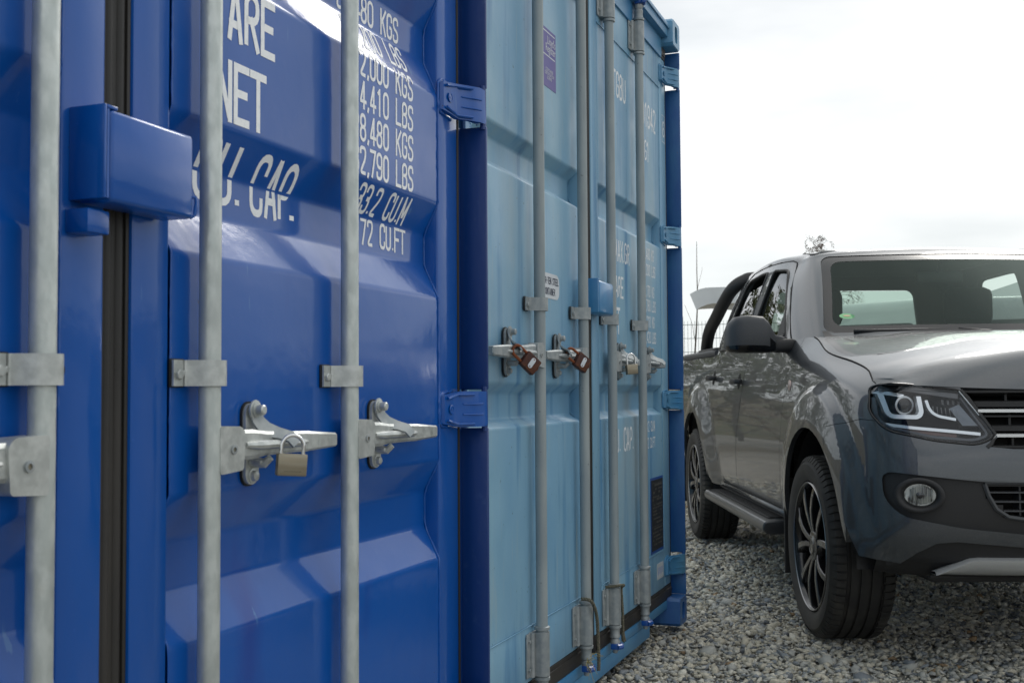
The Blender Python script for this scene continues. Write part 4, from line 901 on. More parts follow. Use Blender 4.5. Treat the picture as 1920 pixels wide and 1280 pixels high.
# openings
def arch(cx, r, f, rr_):
    P = []
    for i in range(25):
        a = PI * i / 24; P.append((cx + math.cos(a) * r, .395 + math.sin(a) * r))
    return [(cx + r + f, .25), (cx + r + f * .9, .40), (cx + r + f * .3, .52)] + [p for p in P[1:-1]] + [(cx - r - rr_ * .3, .50), (cx - r - rr_, .25)]
HL = rpoly([(-.843, 1.047), (-.76, 1.043), (-.585, 1.022), (-.503, .868), (-.565, .838), (-.70, .852), (-.838, .884), (-.869, .945)], .028, True, 4)
def grow(P, d):
    n = len(P); ar = sum(P[i][0] * P[(i + 1) % n][1] - P[(i + 1) % n][0] * P[i][1] for i in range(n)); sg = 1 if ar > 0 else -1; out = []
    for i in range(n):
        a = (Vector(P[i]) - Vector(P[i - 1])); b = (Vector(P[(i + 1) % n]) - Vector(P[i]))
        if a.length < 1e-6: a = b.copy()
        if b.length < 1e-6: b = a.copy()
        a.normalize(); b.normalize(); nn = Vector((a.y + b.y, -(a.x + b.x))); nn = nn.normalized() if nn.length > 1e-4 else Vector((a.y, -a.x)); k = 1 / max(.5, nn.dot(Vector((a.y, -a.x)))); out.append((P[i][0] + sg * nn.x * d * k, P[i][1] + sg * nn.y * d * k))
    return out
GRIL = [(-.592, 1.035), (-.590, 1.020), (-.494, .866), (-.535, .830), (-.45, .822), (.45, .822), (.535, .830), (.494, .866), (.590, 1.020), (.592, 1.035)]
LOW = rpoly([(-.862, .740), (-.54, .708), (.54, .708), (.862, .740), (.858, .640), (.810, .583), (.63, .549), (.35, .522), (-.35, .522), (-.63, .549), (-.810, .583), (-.858, .640)], .03, True, 3)
SKT = [(-.81, .38), (-.80, .415), (-.76, .455), (-.705, .492), (-.64, .50), (-.35, .478), (.35, .478), (.64, .50), (.705, .492), (.76, .455), (.80, .415), (.81, .38)]
FD = rpoly([(-.555, 1.30), (-.565, 1.10), (-.60, .95), (-.70, .62), (-.76, .45), (-1.80, .45), (-1.83, .52), (-1.77, .68), (-1.62, .95), (-1.545, 1.30)], .05, True, 3)
RDp = rpoly([(-1.552, 1.30), (-1.627, .95), (-1.777, .68), (-1.837, .52), (-1.807, .45), (-2.36, .45), (-2.42, .62), (-2.50, .85), (-2.60, .98), (-2.70, 1.07), (-2.70, 1.30)], .05, True, 3)
BUMP = [(.30, .30), (1.2, .30), (1.2, .905), (.56, .918), (.30, .882)]
doorsrc = clone(body); bumpsrc = clone(body); hlsrc = clone(body)
archc = cutter([arch(.03, .475, .10, .02), arch(-3.085, .475, .06, .04)], 'y', -1.2, -.5)
hlc = cutter([grow(HL, .007)], 'x', .35, 1.2)
frc = cutter([GRIL, LOW, SKT], 'x', .5, 1.2, False)
doorc = cutter([grow(FD, .003), grow(RDp, .003)], 'y', -1.2, -.5)
bc = cutter([grow(BUMP, .0022)], 'y', -1.2, 1.2, False)
for c_ in (archc, hlc, doorc, bc): boolean(body, c_, 'DIFFERENCE', True)
boolean(body, frc, 'DIFFERENCE', True)
fixn(body, sb, sn, PAINT, 'body', TR)
for c_, op in ((bc, None),): pass
bc2 = cutter([BUMP], 'y', -1.2, 1.2, False); boolean(bumpsrc, bc2, 'INTERSECT')
for c_ in (archc, hlc, frc): boolean(bumpsrc, c_, 'DIFFERENCE', True)
fixn(bumpsrc, sb, sn, PAINT, 'front_bumper', TR); BUM = bumpsrc
DOORS = {}
for s in (-1, 1):
    for nm, P in (('front', FD), ('rear', RDp)):
        d = clone(doorsrc); mb = MB(); mb.prism(P, s * 1.2, s * .5, lambda p, q, dd: (p, dd, q)); cc = mb.build('cut', HOLE); boolean(d, cc, 'INTERSECT')
        if nm == 'rear': boolean(d, archc, 'DIFFERENCE', True)
        fixn(d, sb, sn, PAINT, 'door', TR); DOORS[(s, nm)] = d
bpy.data.objects.remove(doorsrc)
LMP = {}
for s in (-1, 1):
    h_ = clone(hlsrc); mb = MB(); mb.prism([(p * -s, q) for p, q in HL], .35, 1.2, lambda p, q, d: (d, p, q)); cc = mb.build('cut', HOLE); boolean(h_, cc, 'INTERSECT')
    # keep the outer skin only for the lens
    bm = bmesh.new(); bm.from_mesh(h_.data); dl = [f for f in bm.faces if sb.find_nearest(f.calc_center_median())[3] > .0012]; bmesh.ops.delete(bm, geom=dl, context='FACES'); bm.to_mesh(h_.data); bm.free()
    fixn(h_, sb, sn, LENS, 'headlight', TR); LMP[s] = h_
bpy.data.objects.remove(hlsrc)
for c_ in (archc, hlc, frc, doorc, bc): bpy.data.objects.remove(c_)
# inner wheel houses, underbody
for wx in (0.03, -3.085):
    for s in (-1, 1):
        mb = MB(); P = [(wx + math.cos(PI * i / 16) * .50, .36 + math.sin(PI * i / 16) * .52) for i in range(17)]
        for (a, b), (c2, d2) in zip(P, P[1:]): mb.add([(a, s * .90, b), (c2, s * .90, d2), (c2, s * .45, d2), (a, s * .45, b)], [(0, 1, 2, 3)])
        mb.prism(P, s * .44, s * .45, lambda p, q, d: (p, d, q)); mb.build('wheel_house', BLK, TR, recalc=False)
mb = MB(); mb.box(-4.2, .42, -.64, .64, .33, .50); mb.box(-2.55, -.55, -.86, .86, .40, .44); mb.box(-2.6, -.55, -.80, .80, .44, .52); mb.box(.35, .72, -.70, .70, .34, .52, .02)
mb.box(-.60, -.50, -.88, .88, .40, 1.05); mb.box(.45, .50, -.8, .8, .42, 1.0); mb.build('underbody', BLK, TR)
mb = MB(); mb.lathe([(0, .045), (1.5, .045)], (-3.085, -.75, .36), (0, 1, 0), 10); mb.lathe([(0, .10), (.04, .14), (.16, .14), (.2, .10)], (-3.085, -.1, .36), (0, 1, 0), 14); mb.build('axle', BLK, TR); mb = MB(); mb.lathe([(0, .05), (1.5, .05)], (0.0, -.75, .34), (0, 1, 0), 10); mb.build('axle', BLK, TR)
# hood -----------------------------------------------------
def edge_at(t): return None
E6 = G1[: (nc + 1) // 2, -1, :]                      # right-hand top edge of the skin, tail to nose centre
i0 = int(np.argmin(np.abs(E6[:, 0] + .44))); Er = E6[i0:].copy()   # cowl corner -> nose centre
Er[:, 2] += 0.0
nh = 46; s_ = np.concatenate([[0], np.cumsum(np.linalg.norm(np.diff(Er, axis=0), axis=1))]); 
front_y0 = .56
# rows run rearwards->front; each row spans from the right edge to the left edge
kx = [i for i in range(len(Er)) if Er[i, 1] <= -.83 + .06 and Er[i, 0] < .60]
side = Er[Er[:, 0] < .60]; nose = Er[Er[:, 0] >= .60]
rows = []; M_ = 40
xs_r = np.linspace(0, len(side) - 1, 34)
for a in xs_r:
    k0 = int(a); k1 = min(k0 + 1, len(side) - 1); e = side[k0] * (1 - (a - k0)) + side[k1] * (a - k0); tt = a / (len(side) - 1)
    row = []
    for j in range(M_ + 1):
        v = -1 + 2 * j / M_; y = abs(v); x_c = -.24 + tt * (nx_ := 1.055)
        # fan the rows so the last one is the nose edge
        x = e[0] * y ** 2.4 + x_c * (1 - y ** 2.4); yy = e[1] * y
        row.append((x, math.copysign(abs(yy), v), 0))
    rows.append(row)
H = np.array(rows)
# exact nose outline for the last rows
def nose_x(y):
    k = np.argsort(np.abs(nose[:, 1])); return float(np.interp(abs(y), np.abs(nose[:, 1])[k], nose[:, 0][k]))
def nose_z(y):
    k = np.argsort(np.abs(nose[:, 1])); return float(np.interp(abs(y), np.abs(nose[:, 1])[k], nose[:, 2][k]))
def side_z(x):
    return float(np.interp(x, side[:, 0], side[:, 2]))
def side_y(x):
    return float(np.interp(x, side[:, 0], -side[:, 1]))
rows = []
for i in range(40):
    t = i / 39; row = []
    for j in range(M_ + 1):
        v = -1 + 2 * j / M_; av = abs(v)
        xr = -.25 - .19 * av ** 2.2                              # cowl line, bowed forward in the middle
        if True:
            ymax_f = .80; yf = av * ymax_f; xf = nose_x(yf) if av < .985 else .60
        x = xr + (xf - xr) * (1 - (1 - t) ** 1.12)
        y = av * min(side_y(x) if x < .60 else .832 * 1.0, 1) if x < .60 else av * (.832 + (.80 - .832) * min(1, (x - .6) / .06))
        ze = side_z(min(x, .60)); zc = 1.278 - .045 * (x + .25) - .105 * max(0, x + .05) ** 2.0
        zn = nose_z(yf); w = 1 - av ** 2.7; z = ze + (zc - ze) * float(w)
        z += .007 * float(sstep(.0, .26, np.array((.70 - .12 * t) - av))) * min(1, max(0, (1 - t) * 4))         # raised centre with a soft crease
        tf = max(0, (t - .80) / .20); z = z * (1 - tf ** 2.4) + zn * tf ** 2.4
        row.append((x, math.copysign(y, v), z))
    rows.append(row)
HG = np.array(rows, float); HG[..., 2] += .002
# pull the outer edge in a little so that a shut line shows
HG[:, 0, 1] += .003; HG[:, -1, 1] -= .003
V, F = solid_from_grid(HG, .015, 1)
if V[len(V) // 2 + 20 * 41 + 20][2] > V[20 * 41 + 20][2]: V, F = solid_from_grid(HG, .015, -1)
hood = tmpobj(V, F, 'hood'); hood.parent = TR; hood.data.set_sharp_from_angle(angle=R(40))
# dark gutters: behind the hood edge and over the lamps
mb = MB()
for s in (-1, 1):
    for a, b in zip(Er[:-1], Er[1:]): mb.add([(a[0], s * -a[1] * 1.0, a[2] - .016), (b[0], s * -b[1], b[2] - .016), (b[0] - .05, s * (-b[1] - .05), b[2] - .03), (a[0] - .05, s * (-a[1] - .05), a[2] - .03)], [(0, 1, 2, 3)])
mb.build('shut_gap', HOLE, TR, recalc=False)
for s in (-1, 1):
    mb = MB(); mb.tube([(x, s * (abs(y) + .0035), z + .0005) for x, y, z in HG[::2, 0]], .0032, 6); mb.build('hood_seam', HOLE, hood, smooth=True)
# cabin -----------------------------------------------------
cb = []
def cc_(p): cb.append(p)
# levels: belt, lower glass, mid, top of glass, roof edge, roof shoulder, roof top
def sec(x, xt, yb, yt, zb=1.245, zt=1.735, xtop=None):
    y1 = yb + (yt - yb) * .30; xa = x + (xt - x) * .30; y2 = yb + (yt - yb) * .68; xb = x + (xt - x) * .68
    cc_([(x, -yb, zb - .02), (xa, -y1 - .004, zb + (zt - zb) * .30), (xb, -y2 - .004, zb + (zt - zb) * .68), (xt, -yt, zt - .035), (xt + (xtop - xt) * .10, -yt + .045, zt + .012), (xt + (xtop - xt) * .5, -yt * .62, 1.782), (xtop, -yt * .12, 1.797)])
xt = -2.0
cc_([(-2.78, 0, 1.22), (-2.74, 0, 1.38), (-2.70, 0, 1.58), (-2.66, 0, 1.705), (-2.60, 0, 1.755), (-2.35, 0, 1.785), (-2.1, 0, 1.795)])
cc_([(-2.78, -.55, 1.22), (-2.74, -.53, 1.38), (-2.70, -.49, 1.58), (-2.66, -.45, 1.705), (-2.60, -.42, 1.752), (-2.35, -.30, 1.784), (-2.1, -.06, 1.795)])
cc_([(-2.77, -.80, 1.225), (-2.735, -.765, 1.39), (-2.69, -.70, 1.58), (-2.64, -.64, 1.705), (-2.58, -.59, 1.748), (-2.35, -.38, 1.782), (-2.08, -.07, 1.795)])
sec(-2.66, -2.50, .850, .685, 1.25, 1.738, -2.05); sec(-2.40, -2.28, .852, .694, 1.25, 1.748, -2.0); sec(-2.05, -2.0, .852, .698, 1.25, 1.755, -1.9); sec(-1.70, -1.75, .852, .698, 1.25, 1.755, -1.8)
sec(-1.35, -1.5, .852, .692, 1.25, 1.745, -1.7); sec(-1.0, -1.30, .850, .680, 1.25, 1.728, -1.62); sec(-.74, -1.185, .842, .665, 1.255, 1.712, -1.58)
cc_([(-.53, -.775, 1.265), (-.69, -.735, 1.405), (-.90, -.688, 1.565), (-1.075, -.64, 1.688), (-1.14, -.60, 1.722), (-1.35, -.38, 1.765), (-1.55, -.08, 1.792)])
cc_([(-.43, -.70, 1.266), (-.62, -.665, 1.412), (-.84, -.622, 1.575), (-1.03, -.575, 1.700), (-1.10, -.54, 1.732), (-1.33, -.33, 1.770), (-1.54, -.07, 1.792)])
cc_([(-.33, -.50, 1.268), (-.54, -.475, 1.420), (-.78, -.44, 1.582), (-.985, -.40, 1.708), (-1.06, -.38, 1.740), (-1.30, -.24, 1.774), (-1.52, -.05, 1.793)])
cc_([(-.27, -.25, 1.270), (-.49, -.238, 1.424), (-.74, -.22, 1.586), (-.96, -.20, 1.712), (-1.035, -.19, 1.744), (-1.28, -.12, 1.776), (-1.51, -.025, 1.793)])
cc_([(-.25, 0, 1.270), (-.47, 0, 1.426), (-.725, 0, 1.588), (-.95, 0, 1.714), (-1.025, 0, 1.746), (-1.27, 0, 1.777), (-1.505, 0, 1.793)])
Ac = np.array(cb, float); fullc = np.concatenate([Ac, Ac[1:-1][::-1] * np.array([1, -1, 1]), Ac[:1]])
CG = cr_axis(fullc, 5); CG = cr_axis(CG.transpose(1, 0, 2), 5).transpose(1, 0, 2)
CG[-1] = CG[0]
n1, m1 = CG.shape[:2]; n1 -= 1
cV = [tuple(CG[i, j]) for i in range(n1) for j in range(m1)]; cF = [(i * m1 + j, ((i + 1) % n1) * m1 + j, ((i + 1) % n1) * m1 + j + 1, i * m1 + j + 1) for i in range(n1) for j in range(m1 - 1)]
capi = [i * m1 + m1 - 1 for i in range(n1)]
cFs = cF + [tuple(capi)]
cbv, cnr = make_src(cV, cFs)
# inner shell
du = np.roll(CG[:n1], -1, 0) - np.roll(CG[:n1], 1, 0); dv = np.gradient(CG[:n1], axis=1); Nn = np.cross(du, dv); Nn /= np.maximum(np.linalg.norm(Nn, axis=2, keepdims=True), 1e-9)
kq = 5 * 6; test = CG[kq, 12] + Nn[kq, 12] * .03
if abs(test[1]) > abs(CG[kq, 12][1]): Nn = -Nn
IH = CG[:n1] + Nn * .028; o_ = len(cV)
iV = [tuple(IH[i, j]) for i in range(n1) for j in range(m1)]
iF = [tuple(o_ + k for k in f[::-1]) for f in cF] + [tuple(o_ + k for k in capi)[::-1]]; rimF = [(i * m1, o_ + i * m1, o_ + ((i + 1) % n1) * m1, ((i + 1) % n1) * m1) for i in range(n1)]
cabin = tmpobj(cV + iV, cFs + iF + rimF, 'cabin')
FW_ = rpoly([(-.83, 1.283), (-1.245, 1.640), (-1.30, 1.665), (-1.565, 1.688), (-1.635, 1.36), (-1.64, 1.283)], .035, True, 4)
RW_ = rpoly([(-1.775, 1.283), (-1.77, 1.36), (-1.700, 1.690), (-1.85, 1.695), (-2.20, 1.688), (-2.27, 1.66), (-2.43, 1.40), (-2.47, 1.283)], .035, True, 4)
WSO = rpoly([(-.735, 1.285), (-.598, 1.703), (.598, 1.703), (.735, 1.285)], .045, True, 5)
WSI = rpoly([(-.690, 1.318), (-.568, 1.672), (.568, 1.672), (.690, 1.318)], .05, True, 5)
BWN = rpoly([(-.50, 1.33), (-.44, 1.66), (.44, 1.66), (.50, 1.33)], .05, True, 5)
gl_src = clone(cabin)
sc_ = cutter([FW_, RW_], 'y', -1.0, -.45); wc = cutter([WSO], 'x', -1.35, 0, False); rc_ = cutter([BWN], 'x', -3.2, -2.4, False)
dl = MB()        # door frame shut line over the windows
ring = rpoly([(-.70, 1.275), (-.775, 1.30), (-1.205, 1.668), (-1.28, 1.707), (-1.75, 1.730), (-2.22, 1.726), (-2.33, 1.695), (-2.52, 1.42), (-2.60, 1.235), (-2.612, 1.235), (-2.53, 1.422), (-2.338, 1.701), (-2.222, 1.732), (-1.75, 1.736), (-1.278, 1.713), (-1.199, 1.673), (-.770, 1.304), (-.69, 1.275)], .0, True)
rg = cutter([ring], 'y', -1.0, -.5)
for c_ in (sc_, wc, rc_): boolean(cabin, c_, 'DIFFERENCE', True)
# groove only skin deep: cutter limited to the outside
bpy.data.objects.remove(rg)
fixn(cabin, cbv, cnr, PAINT, 'cabin', TR, mat('cabin_lining', (.10, .10, .098), .9))
def glasspart(cut, off, m, name, thick=.004):
    g_ = clone(gl_src); boolean(g_, cut, 'INTERSECT')
    bm = bmesh.new(); bm.from_mesh(g_.data); dl_ = [f for f in bm.faces if cbv.find_nearest(f.calc_center_median())[3] > .0015]; bmesh.ops.delete(bm, geom=dl_, context='FACES')
    nrmls = {v.index: cnr(*cbv.find_nearest(v.co)[0::2][:2]) if False else cnr(cbv.find_nearest(v.co)[0], cbv.find_nearest(v.co)[2]) for v in bm.verts}
    for v in bm.verts:
        n = nrmls[v.index]; ctr = Vector((-1.6, 0, 1.45)); n = n if n.dot(v.co - ctr) > 0 else -n; v.co -= n * off
    bm.to_mesh(g_.data); bm.free(); g_.data.materials.clear(); g_.data.materials.append(m); g_.name = name; g_.data.name = name; g_.parent = TR
    for p in g_.data.polygons: p.use_smooth = True
    g_.data.normals_split_custom_set_from_vertices([tuple(Vector((.535, v.co.y * .30, .845)).normalized()) for v in g_.data.vertices] if name == 'windscreen' else [tuple(nrmls[v.index] if nrmls[v.index].dot(v.co - Vector((-1.6, 0, 1.45))) > 0 else -nrmls[v.index]) for v in g_.data.vertices])
    return g_
for s in (-1, 1):
    for nm, P in (('front', FW_), ('rear', RW_)):
        Pq = rpoly([(-1.775, 1.283), (-1.77, 1.36), (-1.716, 1.635), (-2.30, 1.605), (-2.43, 1.40), (-2.47, 1.283)], .02, True, 3) if nm == 'rear' else P; mb = MB(); mb.prism(Pq, s * 1.0, s * .45, lambda p, q, d: (p, d, q)); cc = mb.build('cut', HOLE); glasspart(cc, .012, GLS, 'side_window')
        mb = MB(); Pn = grow(P, -.004); pts = []
        for a, z in Pn:
            h = cbv.ray_cast(Vector((a, s * 2, z)), Vector((0, -s, 0))); pts.append((a, h[0].y + s * .0, z) if h[0] else (a, s * .75, z))
        mb.tube(pts, .0085, 6, closed=True); mb.build('window_seal', BLK, DOORS[(s, nm)], smooth=True)
    # door frame shut line lies in a fine black seal
    pts = []
    for a, z in [(-.735, 1.27), (-.775, 1.30), (-.92, 1.425), (-1.06, 1.545), (-1.202, 1.668), (-1.24, 1.695), (-1.30, 1.710), (-1.5, 1.722), (-1.75, 1.730), (-2.0, 1.732), (-2.22, 1.726), (-2.30, 1.708), (-2.345, 1.675), (-2.43, 1.55), (-2.52, 1.42), (-2.60, 1.27)]:
        h = cbv.ray_cast(Vector((a, s * 2, z)), Vector((0, -s, 0)))
        if h[0]: pts.append((a, h[0].y + s * .0005, z))
    mb = MB(); mb.tube(pts, .0035, 6); mb.build('door_seal', HOLE, cabin, smooth=True)
    # ditch strip on the roof and black pillar between the windows
    mb = MB(); pts = []
    for a in np.linspace(-1.12, -1.42, 7):
        h = cbv.ray_cast(Vector((a, s * .585, 3)), Vector((0, 0, -1))); pts.append((a, s * .585, h[0].z + .001))
    mb.tube([(a, b, c2 - .004) for a, b, c2 in pts[::3]], .009, 6); mb.build('roof_moulding', BLK, cabin, smooth=True)
    mb = MB(); V = []
    for a0, a1, z in [(-1.648, -1.772, 1.283), (-1.645, -1.768, 1.36), (-1.605, -1.735, 1.52), (-1.572, -1.702, 1.686)]:
        for a in (a0, (a0 + a1) / 2, a1):
            h = cbv.ray_cast(Vector((a, s * 2, z)), Vector((0, -s, 0))); V.append((a, h[0].y + s * .0016, z))
    mb.add(V, [(i * 3 + j, i * 3 + j + 1, i * 3 + j + 4, i * 3 + j + 3) for i in range(3) for j in range(2)]); mb.build('pillar_trim', GRYP, cabin, smooth=True)
    # triangular mirror sail
    mb = MB(); T3 = [(-.79, 1.262), (-.935, 1.345), (-.975, 1.275)]
    T3 = [(-.80, 1.272), (-1.0, 1.435), (-1.01, 1.272)]; V = []
    for a, z in T3: h = cbv.ray_cast(Vector((a, s * 2, z)), Vector((0, -s, 0))); V.append((a, h[0].y + s * .003, z))
    V += [(a, b - s * .012, z) for a, b, z in V]; mb.add(V, [(0, 1, 2), (0, 3, 4, 1), (1, 4, 5, 2), (2, 5, 3, 0)]); mb.build('mirror_sail', BLK, DOORS[(s, 'front')])
    mb = MB(); pts = [(a, (lambda h: h[0].y if h[0] else s * .845)(cbv.ray_cast(Vector((a, s * 2, 1.268)), Vector((0, -s, 0)))) + s * .004, 1.268) for a in np.linspace(-.78, -2.55, 24)]; mb.tube(pts, .0085, 6); mb.build('belt_seal', BLK, cabin, smooth=True)
wg = glasspart(cutter([WSI], 'x', -1.35, 0, False), .004, GLZ, 'windscreen')
fr_ = clone(gl_src); boolean(fr_, cutter([WSO], 'x', -1.35, 0, False), 'INTERSECT'); boolean(fr_, cutter([grow(WSI, -.001)], 'x', -1.5, .2, False), 'DIFFERENCE')
bm = bmesh.new(); bm.from_mesh(fr_.data); dl_ = [f for f in bm.faces if cbv.find_nearest(f.calc_center_median())[3] > .0015]; bmesh.ops.delete(bm, geom=dl_, context='FACES')
for v in bm.verts: v.co += Vector((-.003, 0, -.002))
bm.to_mesh(fr_.data); bm.free(); fr_.data.materials.clear(); fr_.data.materials.append(BLKG); fr_.name = 'windscreen_border'; fr_.data.name = 'windscreen_border'; fr_.parent = wg
glasspart(rc_, .012, GLZ, 'rear_window')
for c_ in (sc_, wc, gl_src): bpy.data.objects.remove(c_)
# cowl, wipers
mb = MB(); V = []
for j in range(25):
    y = -.74 + 1.48 * j / 24; av = abs(y) / .83; x = -.25 - .19 * av ** 2.2; V += [(x - .012, y, 1.262 - .006 * av), (x - .06, y, 1.276 - .004 * av), (x - .10 , y, 1.30 - .004 * av)]
mb.add(V, [(i * 3 + j, i * 3 + j + 1, i * 3 + j + 4, i * 3 + j + 3) for i in range(24) for j in range(2)]); mb.build('cowl', BLK, TR, smooth=True)
for y0, y1 in ((-.62, -.03), (.02, .60)):
    P = []
    for i in range(9):
        y = y0 + (y1 - y0) * i / 8; av = abs(y) / .83; P.append((-.285 - .19 * av ** 2.2 - .02, y, 1.290))
    mb = MB(); mb.tube(P, .009, 6); mb.tube([P[6], (P[8][0] + .03, P[8][1], 1.275)], .013, 6); mb.build('wiper', BLK, TR, smooth=True)
# interior
mb = MB(); mb.box(-1.0, -.42, -.72, .72, 1.05, 1.235, .04); mb.box(-.80, -.5, .18, .56, 1.2, 1.29, .03); mb.build('dashboard', SEATM, TR, ang=40)
mb = MB(); mb.box(-2.70, -.5, -.78, .78, .55, .62); mb.box(-2.72, -2.66, -.74, .74, .6, 1.26); mb.build('cabin_floor', SEATM, TR)
mb = MB(); mb.box(-2.5, -1.16, -.56, .56, 1.735, 1.75, .006); mb.build('headliner', mat('headliner_fabric', (0.30, 0.30, 0.29), .9), TR)
for y in (-.43, .43):
    t_ = MB(); t_.box(-1.72, -1.50, y - .23, y + .23, .75, 1.26, .06, Matrix.Translation((-1.6, 0, .75)) @ Matrix.Rotation(R(-14), 4, 'Y') @ Matrix.Translation((1.6, 0, -.75))); t_.box(-1.62, -1.1, y - .24, y + .24, .70, .84, .05); se = t_.build('seat', SEATM, TR, ang=40)
    t_ = MB(); t_.box(-1.80, -1.68, y - .135, y + .14, 1.375, 1.60, .05)
    h_ = t_.build('headrest', SEATM, se, ang=50); t_ = MB()
    for q in (-.06, .06): t_ = MB(); t_.tube([(-1.74, y + q, 1.23), (-1.74, y + q, 1.40)], .007, 6); t_.build('headrest_post', CHROME, se)
for y in (-.45, 0, .45):
    t_ = MB(); t_.box(-2.62, -2.54, y - .11, y + .11, 1.25, 1.39, .03); t_.build('rear_headrest', SEATM, TR, ang=50)
t_ = MB(); t_.box(-2.66, -2.5, -.65, .65, .7, 1.25, .05); t_.build('rear_seat', SEATM, TR, ang=40)
t_ = MB(); P = [(math.sin(a) * .07, .38 + math.cos(a) * .185, 1.17 + math.sin(a) * .17) for a in [2 * PI * i / 32 for i in range(32)]]; P = [(-1.03 - z2 * .0 + x2, y2, z2) for x2, y2, z2 in P]; t_.tube(P, .015, 8, closed=True); t_.tube([(-1.03, .21, 1.17), (-1.03, .55, 1.17)], .018, 6); t_.box(-1.05, -.9, .31, .45, 1.11, 1.22, .02); t_.build('steering_wheel', BLK, TR, ang=40)
t_ = MB(); t_.box(-1.03, -.99, -.12, .12, 1.56, 1.625, .015); t_.tube([(-1.0, 0, 1.62), (-.99, 0, 1.68)], .01, 6); t_.build('rear_view_mirror', BLK, TR, ang=40)
t_ = MB(); h = cbv.ray_cast(Vector((2, -.615, 1.365)), Vector((-1, 0, 0))); q = h[0]; nn = h[1]; nn = nn if nn.x > 0 else -nn
ux = Vector((0, 1, 0)); uy = nn.cross(ux).normalized(); uy = uy if uy.z > 0 else -uy
t_.add([q + nn * .002 + ux * math.cos(a) * .036 + uy * math.sin(a) * .024 for a in [2 * PI * i / 24 for i in range(24)]], [tuple(range(24))]); t_.build('green_badge_sticker', GRN, wg)
t_ = MB(); t_.add([q + nn * .003 + ux * math.cos(a) * .017 + uy * (math.sin(a) * .008 + .002) for a in [2 * PI * i / 16 for i in range(16)]], [tuple(range(16))]); t_.build('sticker_centre', mat('orange_print', (.5, .35, .2), .5), wg)
